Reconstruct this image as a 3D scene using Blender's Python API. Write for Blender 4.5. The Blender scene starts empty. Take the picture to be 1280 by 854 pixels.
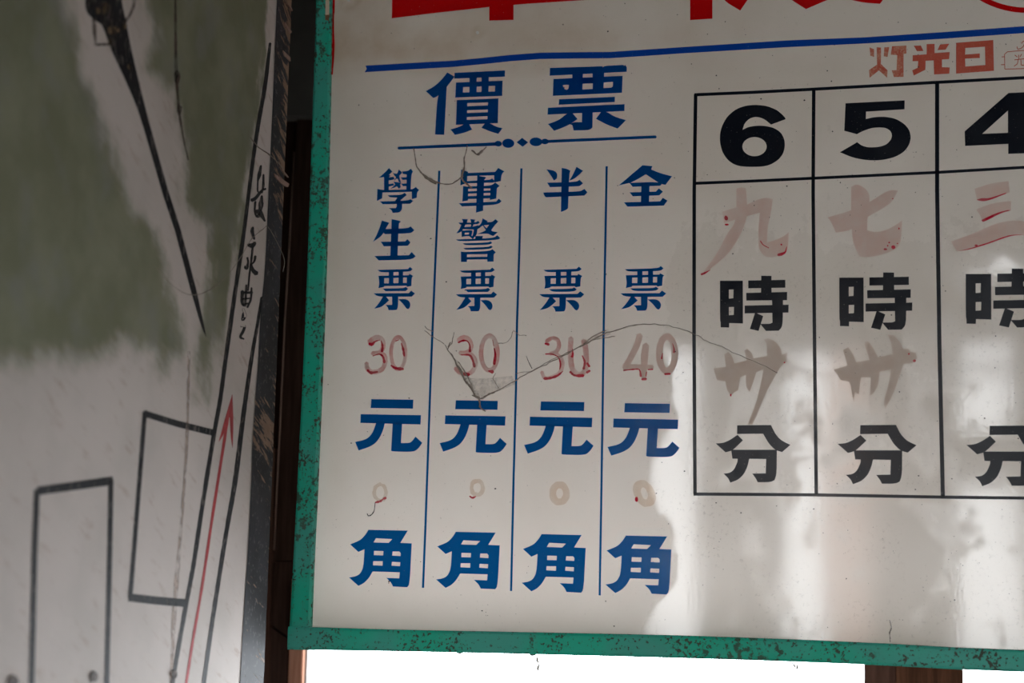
import bpy, bmesh, math, random
import numpy as np
from mathutils import Vector, Matrix, noise
from mathutils.geometry import tessellate_polygon

random.seed(7)
SC = bpy.context.scene
COL = SC.collection

# ------------------------------------------------------------------ camera
FPX = 2100.0                                  # focal length in pixels of the 1280 px wide frame
R = Matrix(((0.9740880870144402, 0.22524899769186135, 0.02037861073184661),
            (-0.013224374691255645, 0.14667376593888648, -0.9890965181918951),
            (-0.22578200692387687, 0.9631976408941814, 0.14585194522292066)))   # world -> (right, down, forward)
RT = R.transposed()
CAM = Vector((0.45156401, -1.92639528, 1.55))
cam = bpy.data.cameras.new('camera')
cam_o = bpy.data.objects.new('camera', cam); COL.objects.link(cam_o)
cam.sensor_width = 36.0
cam.lens = FPX / 1280.0 * 36.0
cam.clip_start = 0.05; cam.clip_end = 200
ax_x = RT @ Vector((1, 0, 0)); ax_y = RT @ Vector((0, -1, 0)); ax_z = RT @ Vector((0, 0, -1))
m = Matrix((ax_x, ax_y, ax_z)).transposed().to_4x4(); m.translation = CAM
cam_o.matrix_world = m
cam.dof.use_dof = True
cam.dof.focus_distance = 1.97
cam.dof.aperture_fstop = 4.0
SC.camera = cam_o

# ------------------------------------------------------------------ daylight
world = bpy.data.worlds.new('overcast_sky'); SC.world = world
world.use_nodes = True
bg = world.node_tree.nodes['Background']
bg.inputs[0].default_value = (0.96, 0.98, 1.0, 1)
bg.inputs[1].default_value = 12.0
SC.view_settings.view_transform = 'Standard'
SC.view_settings.look = 'None'
SC.view_settings.gamma = 1.0
SC.view_settings.use_curve_mapping = False
SC.view_settings.exposure = 0.0

# openings of the shop front behind the camera (x0, x1, z0, z1) at Y_FRONT and the window under the sign
Y_FRONT = -5.5
Y_WALL = 0.35; Y_BACK = Y_WALL + 0.036
OPENINGS = [(-0.66, -0.44, 0.05, 2.62), (-0.06, 0.31, 0.05, 2.62),
            (0.68, 0.93, 0.05, 2.02), (0.68, 0.93, 2.26, 2.53), (0.68, 0.93, 2.56, 2.66), (0.70, 1.02, 2.94, 3.06),
            (2.5, 4.1, 0.05, 2.62)]                       # unseen opening added further along the front, to light the map board

def portal(name, loc, rot, sx, sy):
    l = bpy.data.lights.new(name, 'AREA'); l.shape = 'RECTANGLE'; l.size = sx; l.size_y = sy
    l.cycles.is_portal = True
    o = bpy.data.objects.new(name, l); COL.objects.link(o); o.location = loc; o.rotation_euler = rot
for x0, x1, z0, z1 in OPENINGS:
    portal('front_opening_offscreen', ((x0 + x1) / 2, Y_FRONT - 0.06, (z0 + z1) / 2), (math.pi / 2, 0, math.pi), x1 - x0, z1 - z0)

# ------------------------------------------------------------------ pixel rays (to read places off the planes of the room)
def ray(px, py):
    return RT @ Vector(((px - 640) / FPX, (py - 427) / FPX, 1.0))
def onY(p, y=0.0):
    d = ray(*p); return CAM + d * ((y - CAM.y) / d.y)
def pixel(w):
    q = R @ (w - CAM); return (640 + FPX * q.x / q.z, 427 + FPX * q.y / q.z)
def onX(p, x):
    d = ray(*p); return CAM + d * ((x - CAM.x) / d.x)

# ------------------------------------------------------------------ materials
def mat(name, build, rough=0.5, spec=0.5):
    mt = bpy.data.materials.new(name); mt.use_nodes = True
    nt = mt.node_tree; b = nt.nodes['Principled BSDF']
    b.inputs['Roughness'].default_value = rough
    b.inputs['Specular IOR Level'].default_value = spec
    build(N(nt, b))
    return mt

class N:
    """small node-building helper"""
    def __init__(s, nt, b):
        s.nt = nt; s.b = b; s.tc = nt.nodes.new('ShaderNodeTexCoord').outputs['Object']
    def new(s, t, **k):
        n = s.nt.nodes.new(t)
        for a, v in k.items(): setattr(n, a, v)
        return n
    def link(s, a, b): s.nt.links.new(a, b)
    def noise(s, scale, detail=4, rough=0.5, stretch=None, rot=None, w=0.0):
        n = s.new('ShaderNodeTexNoise'); n.inputs['Scale'].default_value = scale
        n.inputs['Detail'].default_value = detail; n.inputs['Roughness'].default_value = rough
        v = s.tc
        if stretch or rot or w:
            mp = s.new('ShaderNodeMapping'); mp.inputs['Scale'].default_value = stretch or (1, 1, 1)
            if rot:
                mp.vector_type = 'TEXTURE'; mp.inputs['Scale'].default_value = tuple(1 / v for v in (stretch or (1, 1, 1)))
            mp.inputs['Rotation'].default_value = rot or (0, 0, 0); mp.inputs['Location'].default_value = (w, w, w)
            s.link(v, mp.inputs[0]); v = mp.outputs[0]
        s.link(v, n.inputs['Vector']); return n.outputs['Fac']
    def ramp(s, fac, a, b, ca=0.0, cb=1.0):
        n = s.new('ShaderNodeMapRange'); n.interpolation_type = 'SMOOTHSTEP'
        n.inputs[1].default_value = a; n.inputs[2].default_value = b
        n.inputs[3].default_value = ca; n.inputs[4].default_value = cb
        s.link(fac, n.inputs[0]); return n.outputs[0]
    def math(s, op, a, b=None):
        n = s.new('ShaderNodeMath', operation=op)
        for i, v in enumerate((a, b)):
            if v is None: continue
            if isinstance(v, (int, float)): n.inputs[i].default_value = v
            else: s.link(v, n.inputs[i])
        return n.outputs[0]
    def mix(s, fac, a, b):
        n = s.new('ShaderNodeMix', data_type='RGBA')
        if isinstance(fac, (int, float)): n.inputs[0].default_value = fac
        else: s.link(fac, n.inputs[0])
        for i, v in ((6, a), (7, b)):
            if isinstance(v, tuple): n.inputs[i].default_value = (*v, 1) if len(v) == 3 else v
            else: s.link(v, n.inputs[i])
        return n.outputs[2]
    def attr(s, name):
        return s.new('ShaderNodeAttribute', attribute_name=name).outputs['Fac']
    def color(s, c):
        if isinstance(c, tuple): s.b.inputs['Base Color'].default_value = (*c, 1)
        else: s.link(c, s.b.inputs['Base Color'])
    def rough(s, v): s.link(v, s.b.inputs['Roughness'])
    def translucent(s, col, w):
        t = s.new('ShaderNodeBsdfTranslucent')
        if isinstance(col, tuple): t.inputs[0].default_value = (*col, 1)
        else: s.link(col, t.inputs[0])
        mx = s.new('ShaderNodeMixShader'); mx.inputs[0].default_value = w
        s.link(s.b.outputs[0], mx.inputs[1]); s.link(t.outputs[0], mx.inputs[2])
        s.link(mx.outputs[0], s.nt.nodes['Material Output'].inputs[0])
    def bump(s, h, strength, dist=0.001, normal=None):
        n = s.new('ShaderNodeBump'); n.inputs['Strength'].default_value = strength
        n.inputs['Distance'].default_value = dist; s.link(h, n.inputs['Height'])
        if normal: s.link(normal, n.inputs['Normal'])
        s.link(n.outputs[0], s.b.inputs['Normal']); return n.outputs[0]

def m_panel(n):
    stain = n.attr('stain'); 
    fine = n.noise(30, 6, 0.6)
    base = n.mix(n.ramp(n.noise(6, 5), 0.35, 0.7), (0.69, 0.63, 0.555), (0.645, 0.58, 0.50))
    st = n.math('MULTIPLY', stain, n.ramp(fine, 0.25, 0.75, 0.55, 1.0))
    base = n.mix(st, base, (0.46, 0.35, 0.235))
    # fly specks and grit
    sp = n.math('MULTIPLY', n.ramp(n.noise(300, 2, 0.5), 0.68, 0.74), n.ramp(n.noise(9, 3), 0.42, 0.62, 0.1, 1.0))
    sp2 = n.math('MULTIPLY', n.ramp(n.noise(520, 2, 0.6, w=3.1), 0.66, 0.72), n.ramp(n.noise(14, 3, w=5.0), 0.45, 0.7, 0.05, 0.8))
    base = n.mix(n.math('MAXIMUM', n.math('MULTIPLY', sp, 0.7), n.math('MULTIPLY', sp2, 0.5)), base, (0.15, 0.11, 0.08))
    gl = n.attr('wiped')
    grit = n.math('MULTIPLY', n.math('MULTIPLY', n.ramp(n.noise(190, 6, 0.75, w=9.0), 0.54, 0.66), n.ramp(n.noise(12, 4, w=6.0), 0.42, 0.6)), gl)
    base = n.mix(n.math('MULTIPLY', grit, 0.45), base, (0.24, 0.19, 0.15))
    n.color(base)
    streak = n.noise(16, 5, 0.65, stretch=(3.0, 1, 1))
    cloud = n.noise(38, 7, 0.7, w=1.7)
    gg = n.math('ADD', n.math('ADD', gl, n.math('MULTIPLY', n.math('SUBTRACT', streak, 0.5), 0.8)), n.math('MULTIPLY', n.math('SUBTRACT', cloud, 0.5), 1.1))
    r = n.ramp(gg, 0.1, 0.9, 0.36, 0.05)
    n.rough(r)
    h = n.noise(7, 2, 0.4, stretch=(1.0, 1, 0.6))
    b1 = n.bump(h, 0.3, 0.0016)
    n.bump(n.noise(240, 3), 0.25, 0.00012, b1)
    n.translucent(n.mix(st, (0.84, 0.755, 0.68), (0.6, 0.45, 0.32)), 0.115)
M_PANEL = mat('aged_white_acrylic', m_panel, 0.3, 0.5)

def film(name, c1, c2, rough=0.17, streak=0.35, trans=None):
    def f(n):
        s1 = n.ramp(n.noise(26, 4, 0.6, stretch=(9, 1, 0.35), rot=(0, 0.08, 0)), 0.60, 0.74, 0, streak)
        s2 = n.ramp(n.noise(14, 5, 0.6), 0.45, 0.75, 0, 0.4)
        col = n.mix(n.math('MAXIMUM', s1, n.math('MULTIPLY', s2, 0.5)), c1, c2)
        d = n.ramp(n.noise(500, 2), 0.70, 0.76)
        n.color(n.mix(n.math('MULTIPLY', d, 0.5), col, (0.25, 0.24, 0.22)))
        n.rough(n.ramp(n.noise(40, 4), 0.3, 0.7, rough * 0.7, rough * 1.5))
        h = n.noise(7, 2, 0.4, stretch=(1.0, 1, 0.6)); n.bump(h, 0.3, 0.0016)
        if trans: n.translucent(*trans)
    return mat(name, f, rough, 0.16)
M_BLUE = film('cut_blue_film', (0.0005, 0.025, 0.17), (0.005, 0.16, 0.35), trans=((0.0, 0.30, 0.75), 0.5))
M_BLUE2 = film('blue_tape', (0.002, 0.045, 0.30), (0.003, 0.07, 0.33), streak=0.1)
M_BLACK = film('cut_black_film', (0.005, 0.007, 0.012), (0.012, 0.017, 0.026), streak=0.2)
M_RED = film('cut_red_film', (0.46, 0.001, 0.002), (0.34, 0.002, 0.002), streak=0.1)

def stamp(name, lo):
    def f(n):
        k = n.math('MULTIPLY', n.ramp(n.noise(60, 5), 0.3, 0.7, lo, 1.0), n.ramp(n.noise(420, 2), 0.3, 0.55, lo, 1))
        n.color(n.mix(k, (0.55, 0.34, 0.22), (0.44, 0.042, 0.010)))
    return mat(name, f, 0.45)
M_STAMP = stamp('orange_stamp_ink', 0.92); M_STAMP_F = stamp('faded_orange_stamp_ink', 0.45)
def ink(name, col, lo, hi, rough=0.75):
    def f(n):
        a = n.ramp(n.noise(55, 5, 0.6), 0.3, 0.65, lo, hi)
        c = n.mix(a, (0.64, 0.59, 0.53), col); n.color(c); n.translucent(c, 0.11)
    return mat(name, f, rough, 0.12)
M_PALE = ink('faded_pink_ink', (0.66, 0.47, 0.40), 0.5, 0.85)
M_PALE_R = ink('washed_red_ink', (0.66, 0.27, 0.25), 0.2, 0.8)
M_TAN = ink('tan_ink_ghost', (0.60, 0.485, 0.405), 0.6, 0.95)
def m_dye(n):
    n.color((0.6, 0.47, 0.38))
    t = n.new('ShaderNodeBsdfTransparent'); n.link(n.mix(n.ramp(n.noise(55, 5), 0.3, 0.65), (0.97, 0.93, 0.88), (0.93, 0.84, 0.76)), t.inputs[0])
    mx = n.new('ShaderNodeMixShader'); mx.inputs[0].default_value = 0.9
    n.link(n.b.outputs[0], mx.inputs[1]); n.link(t.outputs[0], mx.inputs[2]); n.link(mx.outputs[0], n.nt.nodes['Material Output'].inputs[0])
M_GHOST = mat('faint_ink_ghost', m_dye, 0.8, 0.05)
M_WET = ink('dried_red_ink', (0.55, 0.006, 0.035), 0.75, 1.0, 0.5)

def m_green(n):
    g = n.mix(n.ramp(n.noise(9, 3), 0.4, 0.62), (0.004, 0.37, 0.245), (0.04, 0.32, 0.25))
    g = n.mix(n.ramp(n.noise(25, 4), 0.45, 0.8, 0, 0.35), g, (0.06, 0.25, 0.21))
    a = n.noise(260, 4, 0.6); b = n.noise(22, 3, 0.5, w=2.0)
    k = n.ramp(n.math('ADD', a, n.math('MULTIPLY', n.math('SUBTRACT', b, 0.5), 0.5)), 0.575, 0.635)
    k2 = n.ramp(n.math('ADD', n.noise(110, 6, 0.65, w=7.0), n.math('MULTIPLY', n.math('SUBTRACT', n.noise(6, 2, w=4.0), 0.5), 0.6)), 0.585, 0.65)
    e = n.attr('edge')
    ke = n.ramp(n.math('ADD', n.math('MULTIPLY', n.noise(120, 4), 0.9), e), 0.95, 1.15)
    kk = n.math('MAXIMUM', n.math('MAXIMUM', n.math('MULTIPLY', k, 0.85), n.math('MULTIPLY', k2, 0.75)), ke)
    n.color(n.mix(kk, g, n.mix(n.noise(90, 3), (0.03, 0.018, 0.016), (0.075, 0.03, 0.02))))
    n.rough(n.ramp(kk, 0, 1, 0.5, 0.9))
    n.bump(kk, 0.5, -0.0006)
M_GREEN = mat('chipped_green_paint', m_green, 0.5, 0.3)

def m_board(n):
    pa = n.attr('paint')
    grain = n.noise(60, 5, 0.6, stretch=(1, 0.5, 1.6), rot=(-0.42, 0, 0))
    w = n.mix(n.ramp(n.noise(10, 4), 0.35, 0.7), (0.62, 0.55, 0.51), (0.54, 0.485, 0.445))
    scr = n.ramp(n.noise(60, 5, 0.65, stretch=(1, 0.35, 1.5), rot=(-0.42, 0, 0)), 0.56, 0.72, 0, 0.45)
    w = n.mix(scr, w, (0.36, 0.24, 0.18))
    ol = n.mix(n.ramp(n.noise(14, 5), 0.35, 0.7), (0.165, 0.172, 0.098), (0.23, 0.235, 0.155))
    ol = n.mix(n.ramp(n.noise(22, 3, w=4.0), 0.45, 0.75, 0, 0.6), ol, (0.21, 0.215, 0.19))
    k = n.ramp(n.math('ADD', pa, n.math('MULTIPLY', n.math('SUBTRACT', grain, 0.5), 0.55)), 0.15, 0.9, 0, 0.95)
    n.color(n.mix(k, w, ol))
    n.bump(n.noise(130, 4, stretch=(1, 0.2, 1.5), rot=(-0.42, 0, 0)), 0.5, 0.0007)
M_BOARD = mat('painted_plywood', m_board, 0.7, 0.25)

def brush(name, c, thin, lo=0.35, hi=0.62):
    def f(n):
        a = n.ramp(n.noise(70, 5, 0.6, stretch=(1, 2.5, 1)), lo, hi, thin, 1.0)
        n.color(n.mix(n.ramp(n.noise(25, 3), 0.45, 0.75, 0, 0.5), c, tuple(x * 1.9 + 0.02 for x in c)))
        n.link(a, n.b.inputs['Alpha'])
    return mat(name, f, 0.65, 0.2)
M_BRUSH = brush('black_brush_paint', (0.012, 0.012, 0.014), 0.68, 0.33, 0.52)
M_BRUSH_B = brush('worn_brown_paint', (0.085, 0.06, 0.048), 0.35)
M_BRUSH_F = brush('faint_brown_line', (0.42, 0.33, 0.28), 0.0)
M_BRUSH_R = brush('red_brush_paint', (0.42, 0.05, 0.055), 0.75)

def m_border(n):
    up = n.attr('chip')
    a = n.noise(110, 6, 0.66, stretch=(1, 0.22, 1.3), rot=(-0.42, 0, 0))
    k = n.ramp(n.math('ADD', a, n.math('MULTIPLY', up, 0.33)), 0.66, 0.71)
    d = n.ramp(n.noise(170, 5, 0.7), 0.56, 0.68, 0, 0.45)
    base = n.mix(n.ramp(n.noise(12, 3), 0.35, 0.7), (0.012, 0.012, 0.014), (0.034, 0.035, 0.042))
    base = n.mix(d, base, (0.20, 0.19, 0.185))
    wood = n.mix(n.noise(60, 4), (0.16, 0.088, 0.055), (0.34, 0.23, 0.16))
    n.color(n.mix(k, base, wood)); n.bump(k, 0.7, -0.001)
M_BORDER = mat('chipped_black_border', m_border, 0.6, 0.2)

def wood(name, a, b, rough=0.6, stretch=(9, 9, 0.7)):
    def f(n):
        g = n.noise(14, 6, 0.6, stretch=stretch)
        n.color(n.mix(n.ramp(g, 0.3, 0.7), a, b)); n.bump(g, 0.3, 0.001)
    return mat(name, f, 0.8, 0.08)
M_DARK = wood('dark_stained_wood', (0.030, 0.017, 0.013), (0.058, 0.032, 0.025))
M_DARK2 = wood('brown_stained_wood', (0.060, 0.030, 0.022), (0.10, 0.052, 0.038))
M_POST = wood('red_brown_timber', (0.050, 0.022, 0.012), (0.115, 0.050, 0.028))
M_CASE = wood('salmon_window_casing', (0.36, 0.17, 0.11), (0.48, 0.25, 0.17))
M_PALEWOOD = wood('pale_batten', (0.26, 0.17, 0.14), (0.36, 0.25, 0.21))
def flat(name, a, b, scale=8, rough=0.8):
    def f(n): n.color(n.mix(n.noise(scale, 5), a, b))
    return mat(name, f, rough, 0.3)
M_PLASTER = flat('grey_plaster', (0.20, 0.19, 0.175), (0.26, 0.25, 0.23))
M_CEIL = flat('brown_ceiling_boards', (0.10, 0.08, 0.065), (0.14, 0.115, 0.09))
M_FLOOR = flat('worn_concrete', (0.28, 0.26, 0.24), (0.36, 0.34, 0.31))
M_GROUND = flat('street_asphalt', (0.16, 0.16, 0.16), (0.22, 0.22, 0.21))
M_COUNTER = flat('cream_laminate', (0.78, 0.72, 0.64), (0.82, 0.77, 0.70), 5, 0.5)
M_PALEGREY = flat('pale_grey_paint', (0.5, 0.5, 0.5), (0.56, 0.56, 0.56), 20)
M_PINK = flat('pink_render', (0.62, 0.40, 0.33), (0.68, 0.46, 0.38), 2)
M_SHEET = flat('dusty_grey_sheet', (0.10, 0.10, 0.10), (0.16, 0.155, 0.15), 30)
M_CREAM = flat('cream_tape', (0.62, 0.50, 0.36), (0.68, 0.57, 0.42), 40)
M_RUST = flat('rust', (0.10, 0.05, 0.03), (0.24, 0.12, 0.06), 200)
M_STEEL = flat('screw_steel', (0.55, 0.55, 0.53), (0.7, 0.7, 0.68), 60, 0.3)
M_WEB = flat('dusty_web', (0.20, 0.165, 0.135), (0.34, 0.29, 0.24), 200)
M_HAIR = flat('dark_fibre', (0.03, 0.026, 0.024), (0.06, 0.05, 0.045), 200)
def m_haze(n):
    n.color((0.33, 0.275, 0.22))
    a = n.noise(150, 6, 0.7, stretch=(1, 1, 1)); n.link(n.ramp(a, 0.30, 0.75, 0.02, 0.36), n.b.inputs['Alpha'])
M_HAZE = mat('dust_film_on_web', m_haze, 0.9, 0.0)
def m_glass(n):
    nt = n.nt; out = nt.nodes['Material Output']
    t = n.new('ShaderNodeBsdfTransparent'); t.inputs[0].default_value = (0.96, 0.98, 1, 1)
    g = n.new('ShaderNodeBsdfGlossy'); g.inputs['Roughness'].default_value = 0.05
    mx = n.new('ShaderNodeMixShader'); mx.inputs[0].default_value = 0.05
    n.link(t.outputs[0], mx.inputs[1]); n.link(g.outputs[0], mx.inputs[2]); n.link(mx.outputs[0], out.inputs[0])
M_GLASS = mat('window_glass', m_glass)

# ------------------------------------------------------------------ object helpers
def tag(o, label=None, cat=None, group=None, kind=None):
    if label: o['label'] = label
    if cat: o['category'] = cat
    if group: o['group'] = group
    if kind: o['kind'] = kind
    return o
def empty(name, loc, label, cat, group=None):
    o = bpy.data.objects.new(name, None); COL.objects.link(o); o.location = loc; o.empty_display_size = 0.05
    return tag(o, label, cat, group)
def link(name, me, material, parent=None):
    o = bpy.data.objects.new(name, me); COL.objects.link(o)
    if material: me.materials.append(material)
    if parent:
        o.parent = parent; o.matrix_parent_inverse = Matrix.Translation(parent.location).inverted()
    return o
def mesh(name, verts, faces, material, parent=None):
    me = bpy.data.meshes.new(name); me.from_pydata([tuple(v) for v in verts], [], faces); me.update()
    return link(name, me, material, parent)
def boxes(name, bl, material, parent=None, bevel=0.0):
    bm = bmesh.new()
    for a, b in bl:
        r = bmesh.ops.create_cube(bm, size=1.0)
        c = [(a[i] + b[i]) / 2 for i in range(3)]; s = [abs(b[i] - a[i]) for i in range(3)]
        for v in r['verts']: v.co = Vector([c[i] + v.co[i] * s[i] for i in range(3)])
    if bevel: bmesh.ops.bevel(bm, geom=bm.edges[:], offset=bevel, segments=2, affect='EDGES')
    me = bpy.data.meshes.new(name); bm.to_mesh(me); bm.free()
    return link(name, me, material, parent)

def soften(poly, limit=42, it=2):
    """round only the gentle corners of a traced outline"""
    for _ in range(it):
        out = []; n = len(poly)
        for i in range(n):
            p, q, r = (Vector(poly[i - 1]), Vector(poly[i]), Vector(poly[(i + 1) % n]))
            a, b = q - p, r - q
            if a.length < 1e-6 or b.length < 1e-6: continue
            if 4 < math.degrees(a.angle(b)) < limit:
                out += [tuple(q - a * 0.22), tuple(q + b * 0.22)]
            else: out.append(tuple(q))
        poly = out
    return poly

def film_mesh(name, polys, place, normal, thick, material, parent, smooth=True):
    """polys: list of outlines or (outline, [holes]) in pixels; place maps a pixel to a 3-D point; a film of real thickness"""
    V, F = [], []
    for pi, P in enumerate(polys):
        th = thick + 0.000012 * pi
        loops = [P[0]] + list(P[1]) if isinstance(P, tuple) and isinstance(P[0], list) else [P]
        loops = [soften(l) if smooth else l for l in loops]
        base = len(V)
        flat_l = [[Vector((x, y, 0)) for x, y in l] for l in loops]
        tris = tessellate_polygon(flat_l)
        pts = [p for l in loops for p in l]
        W = [place(p) for p in pts]
        nrm = Vector(normal)
        V += [w + nrm * th for w in W] + [w.copy() for w in W]
        n = len(pts)
        for t in tris:
            a, b, c = (V[base + i] for i in t)
            t = list(t)
            if (b - a).cross(c - a).dot(nrm) < 0: t.reverse()
            F.append([base + i for i in t])
        k = 0
        for l in loops:
            m_ = len(l)
            for i in range(m_):
                a, b = base + k + i, base + k + (i + 1) % m_
                F.append([a, b, b + n, a + n])
            k += m_
    return mesh(name, V, F, material, parent)

def smooth_path(pts, n=6):
    P = [Vector(p) for p in pts]
    if len(P) < 3: return P
    Q = [P[0] * 2 - P[1]] + P + [P[-1] * 2 - P[-2]]; out = []
    for i in range(1, len(Q) - 2):
        a, b, c, d = Q[i - 1:i + 3]
        for k in range(n):
            t = k / n
            out.append(0.5 * (2 * b + (c - a) * t + (2 * a - 5 * b + 4 * c - d) * t * t + (3 * b - a - 3 * c + d) * t ** 3))
    out.append(P[-1]); return out
def ribbon(pts, w, closed=False, taper=None, jit=0.0, n=6):
    """outline of a brush stroke along pts with width w (number or list)"""
    if closed: pts = list(pts) + [pts[0]]
    S = smooth_path(pts, n); m_ = len(S); L, Rr = [], []
    for i, p in enumerate(S):
        d = (S[min(i + 1, m_ - 1)] - S[max(i - 1, 0)])
        if closed and i in (0, m_ - 1): d = S[1] - S[-2]
        d = d.normalized() if d.length else Vector((1, 0)); nn = Vector((-d.y, d.x))
        t = i / (m_ - 1)
        if isinstance(w, (list, tuple)):
            f = t * (len(w) - 1); j = min(int(f), len(w) - 2); ww = w[j] + (w[j + 1] - w[j]) * (f - j)
        else: ww = w
        ww *= 1 + jit * random.uniform(-1, 1)
        L.append(tuple(p + nn * ww / 2)); Rr.append(tuple(p - nn * ww / 2))
    if closed: return (L[:-1], [Rr[:-1]]) if True else None
    # rounded ends
    d0 = (S[0] - S[1]).normalized(); d1 = (S[-1] - S[-2]).normalized()
    w0 = (Vector(L[0]) - Vector(Rr[0])).length; w1 = (Vector(L[-1]) - Vector(Rr[-1])).length
    return L + [tuple(S[-1] + d1 * w1 * 0.35)] + Rr[::-1] + [tuple(S[0] + d0 * w0 * 0.35)]
def ring(cx, cy, rx, ry, w, n=28, jit=0.0, tilt=0.0):
    def el(rx, ry, rev=False):
        o = []
        for i in range(n):
            a = 2 * math.pi * i / n; k = 1 + jit * random.uniform(-1, 1)
            o.append((cx + math.cos(a) * rx * k - tilt * math.sin(a) * ry, cy + math.sin(a) * ry * k))
        return o
    return (el(rx + w / 2, ry + w / 2), [el(rx - w / 2, ry - w / 2)])
def ellipse(cx, cy, rx, ry, n=20, jit=0.0):
    return [(cx + math.cos(2 * math.pi * i / n) * rx * (1 + jit * random.uniform(-1, 1)),
             cy + math.sin(2 * math.pi * i / n) * ry * (1 + jit * random.uniform(-1, 1))) for i in range(n)]

def crop(ox, oy, s, polys):
    """outlines measured in an enlarged crop -> frame pixels"""
    def q(l): return [(ox + x / s, oy + y / s) for x, y in l]
    return [(q(P[0]), [q(h) for h in P[1]]) if isinstance(P, tuple) else q(P) for P in polys]
def fit(polys, b):
    """outlines stretched to a new bounding box (x0, y0, x1, y1) in frame pixels"""
    A = [p for P in polys for p in (P[0] if isinstance(P, tuple) else P)]
    x0, x1 = min(p[0] for p in A), max(p[0] for p in A); y0, y1 = min(p[1] for p in A), max(p[1] for p in A)
    def q(l): return [(b[0] + (x - x0) / (x1 - x0) * (b[2] - b[0]), b[1] + (y - y0) / (y1 - y0) * (b[3] - b[1])) for x, y in l]
    return [(q(P[0]), [q(h) for h in P[1]]) if isinstance(P, tuple) else q(P) for P in polys]

# ------------------------------------------------------------------ the room
X_BOARD = -0.2515
X_LEFT = X_BOARD - 0.018; X_NICHE = -0.62
XL2, XR, ZC = -3.2, 4.2, 3.15
def struct(name, bl, material): return tag(boxes(name, bl, material), kind='structure')
struct('floor', [((XL2, Y_FRONT, -0.1), (XR, Y_BACK, 0.0))], M_FLOOR)
struct('ceiling', [((XL2 - 0.1, Y_FRONT - 0.1, ZC), (XR + 0.1, Y_BACK, ZC + 0.1))], M_CEIL)
struct('wall_left', [((X_NICHE - 0.08, -1.35, 0.0), (X_LEFT, -0.125, ZC)), ((X_NICHE - 0.08, -0.125, 0.0), (X_NICHE, Y_BACK, ZC))], M_DARK)
struct('wall_far_left', [((XL2 - 0.1, Y_FRONT, 0), (XL2, Y_BACK, ZC))], M_PLASTER)
struct('wall_right', [((XR, Y_FRONT, 0), (XR + 0.1, Y_BACK, ZC))], M_PLASTER)
# shop front behind the camera: piers, header and sills around the openings
def front_wall():
    xs = sorted({XL2, XR, *[o[0] for o in OPENINGS], *[o[1] for o in OPENINGS]}); bl = []
    for a, b in zip(xs, xs[1:]):
        z = 0.0
        for o in sorted((o for o in OPENINGS if o[0] <= a + 1e-6 and o[1] >= b - 1e-6), key=lambda o: o[2]):
            if o[2] > z: bl.append(((a, Y_FRONT - 0.12, z), (b, Y_FRONT, o[2])))
            z = o[3]
        bl.append(((a, Y_FRONT - 0.12, z), (b, Y_FRONT, ZC)))
    return bl
struct('wall_front', front_wall(), M_POST)
struct('ground', [((-14, -22, -0.2), (14, Y_FRONT - 0.12, -0.02))], M_GROUND)
# building across the street, seen mirrored in the sign
nb = empty('pink_building', (0.17, -11.5, -0.02), 'pink rendered house wall across the street, mirrored in the glossy sign', 'building')
boxes('wall', [((-0.12, -12, -0.02), (0.45, -11, 3.9))], M_PINK, nb)
boxes('roof_slab', [((-0.2, -12.1, 3.9), (0.53, -10.9, 4.0))], M_GROUND, nb)

# back wall with the bright window below the sign
def wx(px, py, y): return onY((px, py), y).x
def wz(px, py, y): return onY((px, py), y).z
WIN_X0 = wx(383, 833, Y_WALL); WIN_X1 = 0.66; WIN_Z0, WIN_Z1 = 0.9, 1.56
CASE_X0 = wx(362, 833, Y_WALL)
struct('wall_back', [((XL2, Y_WALL + 0.02, 0), (WIN_X0 - 0.003, Y_BACK, ZC)), ((WIN_X1, Y_WALL, 0), (XR, Y_BACK, ZC)),
                     ((WIN_X0 - 0.003, Y_WALL, WIN_Z1), (WIN_X1, Y_BACK, ZC)), ((WIN_X0 - 0.003, Y_WALL, 0), (WIN_X1, Y_BACK, WIN_Z0))], M_DARK)
wb = bpy.data.objects['wall_back']
def plank(poly, y0, y1, material, name='plank', parent=wb):
    """board on the back wall: outline in pixels on the plane y1 (front), running back to y0"""
    return film_mesh(name, [poly], lambda p: onY(p, y1) + Vector((0, y0 - y1, 0)), (0, -1, 0), y0 - y1, material, parent, smooth=False)
plank([(341, 703), (374, 702), (370, 803), (336, 779)], Y_WALL + 0.02, Y_WALL + 0.004, M_DARK)
plank([(334, 781.5), (361.5, 800.5), (361, 905), (325, 905)], Y_WALL + 0.02, Y_WALL + 0.004, M_DARK)
plank([(372, 148), (400, 148), (384, 701), (341, 701.5)], Y_WALL + 0.02, Y_WALL + 0.008, M_DARK)
plank([(355, -60), (404, -60), (402, 145), (350, 145)], Y_WALL + 0.02, Y_WALL - 0.012, M_SHEET, 'grey_sheet')
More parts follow.
